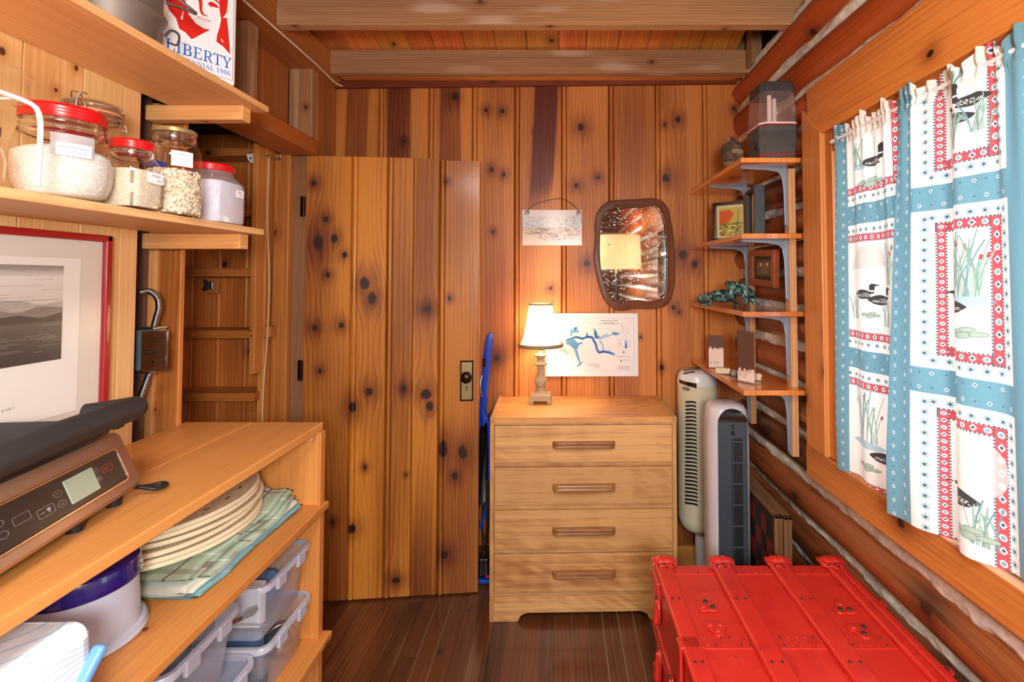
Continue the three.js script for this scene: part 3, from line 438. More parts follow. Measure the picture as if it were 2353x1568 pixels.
{ // oats
  const x = -0.94, d = 1.182, t = thing('oat_jar', 'tall glass jar half full of rolled oats with a gold lid and an OATMEAL label', 'jar', [x, SH, d]);
  put('glass', lathe(at0([[0, 0.002], [0.044, 0.002], [0.054, 0.012], [0.056, 0.04], [0.056, 0.135], [0.054, 0.154], [0.047, 0.174], [0.042, 0.182], [0.041, 0.19], [0.041, 0.202]], SH), x, 0, d, 48), M.glass, t);
  put('glass_neck', lathe(at0([[0.038, 0.176], [0.046, 0.178], [0.0432, 0.184], [0.0445, 0.19], [0.043, 0.197], [0.038, 0.198], [0.038, 0.176]], SH), x, 0, d, 40), M.thickGlass, t);
  const core = lathe(at0([[0.001, 0.004], [0.042, 0.004], [0.046, 0.012], [0.0475, 0.04], [0.0475, 0.097], [0.04, 0.102], [0.001, 0.106]], SH), x, 0, d, 40);
  const fl = [], r = rng(77), base = new THREE.SphereGeometry(1, 7, 5);
  for (let i = 0; i < 1300; i++) { const a = r() * 6.283, top = i % 5 === 0, rad = top ? Math.sqrt(r()) * 0.047 : 0.0515, y = top ? 0.106 + (0.047 - rad) * 0.1 : 0.005 + r() * 0.1, g = base.clone().scale(0.0056 * (0.7 + r() * 0.6), 0.004 * (0.7 + r() * 0.6), 0.0009); g.rotateX((r() - 0.5) * 2.0 + (top ? 1.4 : 0)).rotateZ(r() * 3).rotateY(a).translate(x + Math.sin(a) * rad, SH + y, -d + Math.cos(a) * rad); fl.push(g); }
  const oatTex = canvas(64, 64, (c, w, h) => { c.fillStyle = '#e2d4ba'; c.fillRect(0, 0, w, h); const q = rng(8); for (let i = 0; i < 60; i++) { c.fillStyle = ['#f3e8d2', '#cdb792', '#dccaa8'][i % 3]; c.fillRect(q() * w, q() * h, 6, 4); } });
  M.oats = std({ map: oatTex, roughness: 0.9 });
  put('rolled_oats', [core, ...fl], M.oats, t).userData.kind = 'stuff';
  put('glass_thread', threadRings(0.0425, SH + 0.188, 3, 0.004, x, d), M.glass, t);
  put('lid', ribLid(x, d, SH + 0.199, 0.0445, 0.012), std({ color: 0xb9a76c, metalness: 0.7, roughness: 0.35 }), t, 'thin gold metal lid');
  put('name_label', wrapLabel(x, d, 0.0573, 0.95, SH + 0.132, 0.044, 0.036), std({ map: handLabel([['OATMEAL -', 16, 28, 19], ['OLD FASHIONED', 10, 56, 16], ['2024', 50, 86, 19]], 150, 100), roughness: 0.8 }), t);
}
{ // small jar behind
  const x = -1.035, d = 1.24, t = thing('small_jar', 'small glass jar with a blue lid standing behind the oat jar', 'jar', [x, SH, d]);
  put('glass', lathe(at0([[0, 0.002], [0.022, 0.002], [0.026, 0.01], [0.026, 0.1], [0.022, 0.12], [0.022, 0.135]], SH), x, 0, d, 36), M.glass, t);
  put('lid', ribLid(x, d, SH + 0.133, 0.0245, 0.014), std({ color: 0x1450c8, roughness: 0.4 }), t, 'blue screw lid');
}
{ // sugar
  const x = -0.985, d = 1.37, t = thing('sugar_jar', 'square clear jar full of white sugar with a red lid and small Sugar label', 'jar', [x, SH, d]);
  const ring = (w, r, y) => rrect(w, w, r, SH + y, x, -d, 6);
  put('glass', loft([ring(0.02, 0.01, 0.002), ring(0.12, 0.018, 0.002), ring(0.128, 0.02, 0.01), ring(0.13, 0.022, 0.1), ring(0.128, 0.03, 0.118), ring(0.112, 0.05, 0.134), ring(0.108, 0.054, 0.14), ring(0.108, 0.054, 0.152)], 0.6), phys({ color: 0xf8f8ff, transmission: 0.85, thickness: 0, roughness: 0.12 }), t);
  put('sugar', grainUV(loft([ring(0.01, 0.005, 0.004), ring(0.118, 0.018, 0.004), ring(0.124, 0.02, 0.011), ring(0.126, 0.022, 0.1), ring(0.122, 0.03, 0.117), ring(0.01, 0.005, 0.119)], 0.6), 'y', 0, 0, 0.2, 0.1), M.sugar, t).userData.kind = 'stuff';
  put('lid', ribLid(x, d, SH + 0.147, 0.058, 0.02), M.redPlastic, t, 'red screw lid');
  put('name_label', new THREE.PlaneGeometry(0.034, 0.022).rotateY(Math.PI / 2).translate(x + 0.0665, SH + 0.09, -d - 0.025), std({ map: handLabel([['Sugar', 30, 30, 24], ['2024', 54, 58, 20]], 120, 72), roughness: 0.8 }), t);
}
{ // clip-top jar behind
  const x = -1.092, d = 1.13, t = thing('clip_jar', 'empty clip-top glass jar with a wire bail standing behind the crumb jar', 'jar', [x, SH, d]);
  put('glass', lathe(at0([[0, 0.002], [0.048, 0.002], [0.056, 0.012], [0.057, 0.04], [0.057, 0.195], [0.053, 0.216], [0.05, 0.222], [0.052, 0.23]], SH), x, 0, d, 48), M.glass, t);
  put('glass_neck', lathe(at0([[0.046, 0.214], [0.054, 0.217], [0.052, 0.222], [0.054, 0.228], [0.046, 0.23], [0.046, 0.214]], SH), x, 0, d, 40), M.thickGlass, t);
  put('gasket', new THREE.TorusGeometry(0.052, 0.003, 8, 40).rotateX(Math.PI / 2).translate(x, SH + 0.233, -d), std({ color: 0xd88a62, roughness: 0.6 }), t);
  put('glass_lid', lathe(at0([[0.048, 0.236], [0.0555, 0.237], [0.056, 0.244], [0.053, 0.252], [0.046, 0.256], [0, 0.258]], SH), x, 0, d, 40), M.thickGlass, t);
  const bail = (pts, r, n) => put('wire_bail', tube(pts.map(([a, h, q]) => [x + a, SH + h, d + q]), r, n, 6), M.steel, t);
  bail([[0.03, 0.21, -0.05], [0.036, 0.235, -0.056], [0.022, 0.262, -0.056], [0.0, 0.268, -0.05], [-0.03, 0.262, -0.02]], 0.0016, 30);
  bail([[0.018, 0.21, -0.054], [0.02, 0.24, -0.06], [0.03, 0.262, -0.06], [0.034, 0.262, -0.05]], 0.0016, 24);
  bail([[0.05, 0.222, 0.016], [0.06, 0.21, 0.018], [0.062, 0.196, 0.02], [0.055, 0.2, 0.016]], 0.0016, 20);
  put('wire_band', new THREE.TorusGeometry(0.0525, 0.0013, 6, 40).rotateX(Math.PI / 2).translate(x, SH + 0.223, -d), M.steel, t);
}
{ // white wire riser with glassware
  const t = thing('wire_rack', 'white coated wire riser rack standing over small jars on the lower shelf', 'rack', [-0.98, SH, 0.6]);
  const legs = (d) => tube([[-1.13, SH + 0.003, d], [-1.13, SH + 0.125, d], [-1.122, SH + 0.135, d], [-0.885, SH + 0.139, d], [-0.875, SH + 0.13, d], [-0.874, SH + 0.003, d]], 0.0046, 60, 10);
  put('leg_loop', tube([[-0.874, SH + 0.003, 0.812], [-0.874, SH + 0.12, 0.812], [-0.874, SH + 0.135, 0.805], [-0.874, SH + 0.139, 0.79], [-0.874, SH + 0.139, 0.6], [-0.874, SH + 0.139, 0.42], [-0.874, SH + 0.13, 0.405], [-0.874, SH + 0.003, 0.4]], 0.004, 70, 10), M.wire, t);
  put('leg_loop', tube([[-1.13, SH + 0.003, 0.812], [-1.13, SH + 0.12, 0.812], [-1.13, SH + 0.135, 0.805], [-1.13, SH + 0.139, 0.79], [-1.13, SH + 0.139, 0.42], [-1.13, SH + 0.003, 0.4]], 0.004, 60, 10), M.wire, t);
  for (let i = 0; i < 12; i++) put('deck_wire', tube([[-1.13, SH + 0.141, 0.43 + i * 0.032], [-0.874, SH + 0.141, 0.43 + i * 0.032]], 0.0024, 2, 6), M.wire, t);
  const x = -0.958, y = SH + 0.144, d = 0.772, j = thing('lidded_glass', 'low round glass canister with a glass lid standing on the white wire rack', 'canister', [x, y, d]);
  put('glass', lathe(at0([[0, 0.001], [0.05, 0.001], [0.07, 0.004], [0.074, 0.012], [0.074, 0.035], [0.077, 0.038]], y), x, 0, d, 48), M.glass, j);
  put('glass_lid', lathe(at0([[0.08, 0.039], [0.08, 0.046], [0.07, 0.052], [0.03, 0.058], [0.012, 0.06], [0.01, 0.068], [0.026, 0.078], [0.032, 0.088], [0.028, 0.096], [0, 0.1]], y), x, 0, d, 40), M.glass, j);
  const x2 = -0.94, d2 = 0.768, k = thing('small_jar', 'small glass jar with a red and white label under the white wire rack', 'jar', [x2, SH, d2]);
  put('glass', lathe(at0([[0, 0.002], [0.03, 0.002], [0.04, 0.01], [0.042, 0.04], [0.036, 0.065], [0.032, 0.075], [0.033, 0.085]], SH), x2, 0, d2, 36), M.glass, k);
  put('lid', lathe(at0([[0.035, 0.083], [0.035, 0.096], [0, 0.098]], SH), x2, 0, d2, 36), M.steel, k);
  put('band_label', wrapLabel(x2, d2, 0.043, 0.9, SH + 0.045, 0.05, 0.03), std({ map: canvas(64, 48, (c, w, h) => { c.fillStyle = '#fff'; c.fillRect(0, 0, w, h); c.fillStyle = '#cf2027'; c.fillRect(40, 0, 14, h); c.fillRect(0, 36, 64, 8); }, { clamp: true }), roughness: 0.6 }), k);
}

// ---------------------------------------------------------------- on the upper shelf: white tin box and pots
const US = 1.981;
{
  const A = new THREE.Vector3(-0.909, 0, -1.34), U = new THREE.Vector3(0.588, 0, -0.809), N = new THREE.Vector3(0.809, 0, 0.588);
  const c = A.clone().addScaledVector(U, -0.0775).addScaledVector(N, -0.088);
  const t = thing('tin_box', 'white tin box with a red printed face and blue LIBERTY lettering on the upper shelf', 'tin', [c.x, US, -c.z], { turn: Math.atan2(0.809, 0.588) });
  put('body', new RoundedBoxGeometry(0.174, 0.31, 0.174, 4, 0.012).translate(0, 0.157, 0), phys({ color: 0xeeeef0, roughness: 0.3, clearcoat: 0.5 }), t);
  put('lid', new RoundedBoxGeometry(0.178, 0.03, 0.178, 4, 0.012).translate(0, 0.327, 0), phys({ color: 0xe8e8ec, roughness: 0.3, clearcoat: 0.5 }), t);
  const S = 5600, tx = (s) => (s + 0.0775 + 0.081) * S, ty = (y) => (2.285 - y) * S;     // print: s along the face, y height in the room
  const tinTex = canvas(Math.round(0.162 * S), Math.round(0.3 * S), (g, w, h) => {
    g.fillStyle = '#f1f1f3'; g.fillRect(0, 0, w, h);
    const poly = (pts, fill, stroke) => { g.beginPath(); pts.forEach(([s, y], i) => (i ? g.lineTo(tx(s / 100), ty(y / 100)) : g.moveTo(tx(s / 100), ty(y / 100)))); if (fill) { g.closePath(); g.fillStyle = fill; g.fill(); } if (stroke) { g.strokeStyle = stroke; g.stroke(); } };
    const red = '#d8271f';
    g.lineWidth = 6; poly([[-15.7, 227], [-15.7, 200.2], [0.05, 199.8], [0.05, 227]], null, '#a01c28');
    poly([[-15.6, 216.5], [-14.5, 213.2], [-13.0, 211.7], [-12.3, 209.3], [-11.0, 208.9], [-9.6, 207.6], [-7.9, 209.4], [-5.5, 211.9], [-6.9, 211.6], [-8.8, 212.2], [-10.4, 214.0], [-11.2, 217.4], [-11.3, 221], [-10.5, 224], [-12, 226], [-14.5, 226], [-15.5, 223]], red);
    poly([[-12.1, 212.0], [-11.5, 214.6], [-11.6, 211.9]], '#f1f1f3');
    poly([[-8.9, 219.2], [-8.2, 218.4], [-8.0, 216.1], [-7.7, 215.3], [-6.9, 215.0], [-5.8, 215.4], [-6.9, 215.4], [-7.4, 216.2], [-7.4, 218.6], [-7.8, 219.6]], red);
    g.lineWidth = 5; poly([[-8.6, 214.1], [-7.6, 214.5], [-7.0, 214.15], [-6.4, 214.45], [-5.5, 214.2], [-6.2, 213.75], [-7.2, 213.65], [-8.0, 213.9], [-8.6, 214.1]], null, red); poly([[-8.3, 214.1], [-7.0, 214.0], [-5.7, 214.2]], null, red);
    poly([[-6.2, 218.6], [-5.8, 219.4], [-5.1, 219.7], [-4.2, 219.4], [-3.5, 218.7], [-4.2, 218.5], [-4.9, 218.5], [-5.4, 218.2]], red); poly([[-10.4, 218.6], [-9.8, 219.3], [-9.2, 219.2], [-8.9, 218.6], [-9.6, 218.4]], red);
    poly([[-6.5, 220.6], [-5.2, 221.2], [-3.6, 220.4], [-3.4, 219.8], [-5, 220.5]], red);
    poly([[-3.6, 222.2], [-1.4, 223], [-1.6, 220], [-1.7, 218.4], [-2.6, 216.4], [-1.7, 216.9], [-1.2, 213.3], [-0.7, 207.0], [-2.4, 208.5], [-4.0, 209.2], [-3.9, 211], [-3.3, 213.6], [-3.0, 215.8], [-3.4, 218]], red);
    poly([[-2.9, 210.6], [-2.3, 209.8], [-2.5, 209.6], [-3, 210.1]], '#f1f1f3');
    poly([[-15, 224.5], [-12, 223], [-8, 222.6], [-4, 223], [-0.6, 225], [-0.6, 227], [-15, 227]], red);
    g.fillStyle = '#1668cc'; g.textBaseline = 'alphabetic';
    const text = (s, s0, s1, y, px, font) => { g.font = px + 'px ' + font; const w0 = g.measureText(s).width; g.save(); g.translate(tx(s0 / 100), ty(y / 100)); g.scale((tx(s1 / 100) - tx(s0 / 100)) / w0, 1); g.fillText(s, 0, 0); g.restore(); };
    text('LIBERTY', -15.2, -0.3, 202.9, 238, 'serif'); text('CENTENNIAL 1986', -14.6, -0.4, 200.9, 96, 'serif');
  }, { clamp: true });
  put('print', new THREE.PlaneGeometry(0.162, 0.3).translate(-0.0005, 0.154, 0.0875), phys({ map: tinTex, roughness: 0.3, clearcoat: 0.5 }), t);
}
{
  const x = -0.992, d = 1.06, t = thing('cooking_pot', 'stack of worn steel camping pots with a wire bail handle on the upper shelf', 'pot', [x, US, d]);
  const alu = std({ color: 0x857a70, metalness: 0.7, roughness: 0.55 });
  put('pot_body', lathe(at0([[0, 0.002], [0.07, 0.002], [0.08, 0.01], [0.088, 0.045], [0.097, 0.058], [0.099, 0.062], [0.096, 0.064], [0.086, 0.06]], US), x, 0, d, 48), alu, t);
  put('inner_pot', lathe(at0([[0.06, 0.05], [0.086, 0.056], [0.09, 0.1], [0.094, 0.14], [0.1, 0.146], [0.1, 0.15], [0.092, 0.148]], US), x, 0, d, 48), alu, t);
  put('bail', tube([[x + 0.09, US + 0.1, d + 0.04], [x + 0.13, US + 0.088, d + 0.05], [x + 0.148, US + 0.082, d + 0.055], [x + 0.13, US + 0.098, d + 0.0], [x + 0.094, US + 0.12, d - 0.03]], 0.0035, 40, 8), M.steel, t);
  put('ring_handle', tube([[x + 0.088, US + 0.022, d + 0.04], [x + 0.1, US + 0.038, d + 0.045], [x + 0.112, US + 0.03, d + 0.05], [x + 0.108, US + 0.006, d + 0.05], [x + 0.092, US + 0.01, d + 0.042]], 0.0025, 30, 6), M.char, t);
  const b = thing('frying_pan', 'black cast pan standing beside the steel pots on the upper shelf', 'pan', [-0.99, US, 0.9]);
  put('pan_body', lathe(at0([[0, 0.002], [0.05, 0.002], [0.06, 0.01], [0.072, 0.08], [0.075, 0.1], [0.07, 0.1], [0.06, 0.02], [0, 0.012]], US), -0.99, 0, 0.885, 40), M.black, b);
  put('pan_handle', bx(-1.0, -0.98, US + 0.085, US + 0.1, 0.72, 0.82, 0.006), M.black, b);
}
// ---------------------------------------------------------------- contact grill on the shelf unit's top
{
  const t = thing('contact_grill', 'black and bronze contact grill with a touch panel and grey display on the shelf unit', 'grill', [-0.856, 1.0, 1.012], { turn: 0.2 });
  // own axes: x out of the front, z towards the near end, the far front corner at the origin
  const bronze = phys({ color: 0xb28c72, metalness: 0.55, roughness: 0.38 });
  const front = (y) => -0.045 * (y - 0.03) / 0.11;
  const prof = [[-0.26, 0.03], [-0.012, 0.02], [0.0, 0.03], [0.002, 0.036], [-0.036, 0.128], [-0.044, 0.136], [-0.26, 0.14]];
  put('base_housing', toCreasedNormals(extr(prof, 0.4, 0.008).translate(0, 0, 0.0), 0.6), bronze, t);
  put('under_tray', bx(-0.25, -0.02, 0.012, 0.028, -0.015, -0.39, 0.006), M.char, t);
  for (const [x, z] of [[-0.03, 0.03], [-0.03, 0.13], [-0.03, 0.37], [-0.23, 0.03], [-0.23, 0.37]]) put('foot', cyl(0.012, 0.014, 0.016, x, 0, -z, 16), M.black, t);
  const ang = Math.atan2(0.038, 0.092);
  const panelTex = canvas(1024, 300, (c, w, h) => {       // the panel's print: key marks round a display
    c.fillStyle = '#101118'; c.fillRect(0, 0, w, h);
    c.lineWidth = 3; c.strokeStyle = '#8f8f94'; c.fillStyle = '#8f8f94';
    const ringed = (x, y, r) => { c.beginPath(); c.arc(x, y, r, 0, 7); c.stroke(); };
    ringed(560, 118, 25); ringed(560, 202, 25); c.beginPath(); c.moveTo(548, 124); c.lineTo(560, 110); c.lineTo(572, 124); c.stroke(); c.beginPath(); c.moveTo(548, 196); c.lineTo(560, 210); c.lineTo(572, 196); c.stroke();
    ringed(826, 100, 24); ringed(826, 172, 24); c.font = 'bold 17px sans-serif'; c.textAlign = 'center'; c.fillText('OK', 826, 106); for (let i = 0; i < 3; i++) c.fillRect(814, 162 + i * 8, 24, 4);
    c.beginPath(); c.roundRect(420, 160, 96, 66, 10); c.stroke(); c.fillRect(434, 190, 26, 5); c.beginPath(); c.arc(484, 186, 12, 0, 7); c.fill(); c.fillRect(480, 196, 8, 16);
    c.strokeStyle = '#d5303c'; c.beginPath(); c.roundRect(872, 92, 78, 58, 9); c.stroke(); c.beginPath(); c.arc(896, 124, 9, 0, 7); c.stroke(); c.beginPath(); c.moveTo(905, 122); c.lineTo(940, 112); c.stroke();
    c.fillStyle = '#8f8f94'; c.beginPath(); c.roundRect(80, 120, 90, 60, 9); c.strokeStyle = '#8f8f94'; c.stroke(); ringed(240, 110, 24); ringed(240, 190, 24); c.beginPath(); c.roundRect(300, 120, 90, 60, 9); c.stroke();
  }, { clamp: true });
  const place = (g, off) => g.rotateY(Math.PI / 2).rotateZ(ang).translate(-0.017 + off * Math.cos(ang), 0.082 + off * Math.sin(ang), 0);
  const rr = (w, h, r) => { const o = []; for (const [sx, sy, a] of [[1, 1, 0], [-1, 1, 1], [-1, -1, 2], [1, -1, 3]]) for (let i = 0; i <= 5; i++) { const q = (a + i / 5) * Math.PI / 2; o.push([sx * (w / 2 - r) + Math.cos(q) * r, sy * (h / 2 - r) + Math.sin(q) * r]); } return o; };
  put('panel_rim', place(extr(rr(0.344, 0.07, 0.012), 0.004, 0.001, false, rr(0.336, 0.062, 0.01)), -0.001).translate(0, 0, 0.203), std({ color: 0xc0a898, metalness: 1, roughness: 0.25 }), t);
  const pg = planar(new THREE.PlaneGeometry(0.338, 0.064), -0.169, -0.032, 0.338, 0.064); 
  put('touch_panel', place(pg, 0.0012).translate(0, 0, 0.203), phys({ map: panelTex, roughness: 0.4, clearcoat: 0.25, clearcoatRoughness: 0.2 }), t);
  put('display', place(extr(rr(0.066, 0.043, 0.002), 0.002, 0.0005), 0.001).translate(0, 0, 0.138), std({ color: 0x9fae98, roughness: 0.4 }), t);
  put('lid', toCreasedNormals(extr([[-0.26, 0.14], [-0.05, 0.14], [-0.048, 0.148], [-0.06, 0.16], [-0.085, 0.166], [-0.24, 0.17], [-0.26, 0.165]], 0.385, 0.008).translate(0, 0, 0.008), 0.6), M.char, t);
  put('lid_band', bx(-0.06, -0.043, 0.142, 0.162, -0.03, -0.37, 0.004), std({ color: 0x2d3a44, metalness: 0.6, roughness: 0.35 }), t);
  put('handle', tube([[-0.11, 0.168, 0.016], [-0.07, 0.172, 0.02], [-0.035, 0.178, 0.014], [-0.012, 0.184, -0.01], [-0.006, 0.187, -0.05], [-0.006, 0.19, -0.2], [-0.006, 0.187, -0.35], [-0.012, 0.184, -0.39], [-0.05, 0.178, -0.41], [-0.17, 0.175, -0.41]], 0.0235, 90, 16), M.char, t);
  put('handle_post', bx(-0.055, -0.02, 0.15, 0.178, -0.018, -0.04, 0.004), std({ color: 0x2d4452, metalness: 0.5, roughness: 0.35 }), t);
  put('power_cord', tube([[-0.03, 0.024, 0.0], [-0.012, 0.01, 0.03], [0.012, 0.008, 0.05], [0.028, 0.009, 0.034], [0.022, 0.012, 0.008], [-0.005, 0.02, 0.004]], 0.0042, 50, 8), M.black, t);
}
// ---------------------------------------------------------------- on the middle shelf of the unit
const MS = 0.7535;
{
  const x = -0.919, d = 0.958, t = thing('food_container', 'round frosted plastic food container with a purple lid beside the woven mats', 'container', [x, MS, d]);
  const frost = phys({ color: 0xe4ecff, transmission: 0.35, thickness: 0, roughness: 0.4, clearcoat: 0.6, clearcoatRoughness: 0.15 });
  put('body', lathe(at0([[0, 0.004], [0.09, 0.004], [0.0915, 0.02], [0.088, 0.024], [0.086, 0.06], [0.083, 0.108], [0.083, 0.112]], MS), x, 0, d, 56), frost, t);
  put('base_rim', lathe(at0([[0.088, 0.001], [0.099, 0.001], [0.101, 0.004], [0.1005, 0.009], [0.097, 0.0105], [0.0985, 0.013], [0.097, 0.019], [0.09, 0.021]], MS), x, 0, d, 56), frost, t);
  put('lid', lathe(at0([[0.083, 0.106], [0.088, 0.107], [0.0895, 0.11], [0.089, 0.12], [0.087, 0.124], [0.086, 0.14], [0.08, 0.146], [0.06, 0.144], [0, 0.144]], MS), x, 0, d, 56), phys({ color: 0x2a1d7c, transmission: 0.25, thickness: 0, roughness: 0.2, clearcoat: 0.8 }), t);
}
{
  const t = thing('linen_box', 'dark speckled storage box with a printed white label behind the flour bag', 'box', [-1.02, MS, 0.77]);
  const speck = canvas(128, 128, (c, w, h) => { c.fillStyle = '#33231a'; c.fillRect(0, 0, w, h); const r = rng(5); for (let i = 0; i < 1500; i++) { c.fillStyle = ['#4b3526', '#22170f', '#5d4430'][i % 3]; c.fillRect(r() * w, r() * h, 1.5, 1.5); } });
  put('box', grainUV(bx(-1.12, -0.952, MS, MS + 0.2, 0.62, 0.865, 0.004), 'y', 0, 0, 0.1, 0.1), std({ map: speck, roughness: 0.9 }), t);
  put('box_label', new THREE.PlaneGeometry(0.11, 0.06).rotateZ(Math.PI / 2).rotateY(Math.PI / 2).translate(-0.9505, MS + 0.136, -0.808), std({ map: canvas(256, 140, (c, w, h) => { c.fillStyle = '#e6e4e8'; c.fillRect(0, 0, w, h); c.fillStyle = '#34354a'; c.font = 'bold 30px sans-serif'; c.save(); c.translate(w, h); c.rotate(Math.PI); c.fillText('tea linens', 70, 84); c.restore(); }, { clamp: true }), roughness: 0.7 }), t);
}
{
  const t = thing('flour_bag', 'crumpled white paper bag with blue wavy print closed by a blue clip', 'bag', [-0.79, MS, 0.72]);
  const g = new RoundedBoxGeometry(0.13, 0.155, 0.14, 14, 0.025), p = g.attributes.position;
  for (let i = 0; i < p.count; i++) { const x = p.getX(i), y = p.getY(i), z = p.getZ(i), n = (noise(x * 60 + 5, y * 45 + z * 30) - 0.5) * 0.022 + (noise(z * 90 + 3, y * 90 + x * 50) - 0.5) * 0.014, s = y > 0.03 ? 1 - (y - 0.03) * 1.6 : 1; p.setXYZ(i, x * (y > 0.03 ? 1 - (y - 0.03) * 3 : 1) + n, y + n * 0.6, z * s + n); }
  g.deleteAttribute('normal'); const w = mergeSmooth(g); 
  const bagTex = canvas(512, 512, (c, W, H) => { c.fillStyle = '#dfe2e6'; c.fillRect(0, 0, W, H); c.strokeStyle = 'rgba(150,190,230,0.6)'; c.lineWidth = 5; for (let k = 0; k < 9; k++) { c.beginPath(); for (let x = 0; x <= W; x += 8) c[x ? 'lineTo' : 'moveTo'](x, 130 + k * 24 + Math.sin(x / 60 + k * 0.4) * 16); c.stroke(); } }, { clamp: true });
  put('bag_body', grainUV(w, 'y', 0.5, 0.5, 0.2, 0.2).translate(-0.79, MS + 0.088, -0.72), std({ map: bagTex, roughness: 0.75 }), t);
  put('clip', bx(-0.01, 0.01, -0.045, 0.045, -0.008, 0.008, 0.006).rotateX(0.0).rotateX(-0.75).translate(-0.722, MS + 0.085, -0.757), phys({ color: 0x6fa6e6, roughness: 0.35 }), t, 'light blue plastic clip');
}
function mergeSmooth(g) { g.deleteAttribute('uv'); const q = mergeV(g); q.computeVertexNormals(); return q; }
function mergeV(g) { const p = g.attributes.position, map = new Map(), pos = [], idx = []; for (let i = 0; i < p.count; i++) { const k = [p.getX(i), p.getY(i), p.getZ(i)].map((v) => Math.round(v * 2e4)).join(); if (!map.has(k)) { map.set(k, pos.length / 3); pos.push(p.getX(i), p.getY(i), p.getZ(i)); } idx.push(map.get(k)); } const q = new THREE.BufferGeometry(); q.setAttribute('position', new THREE.Float32BufferAttribute(pos, 3)); q.setIndex(idx); return q; }
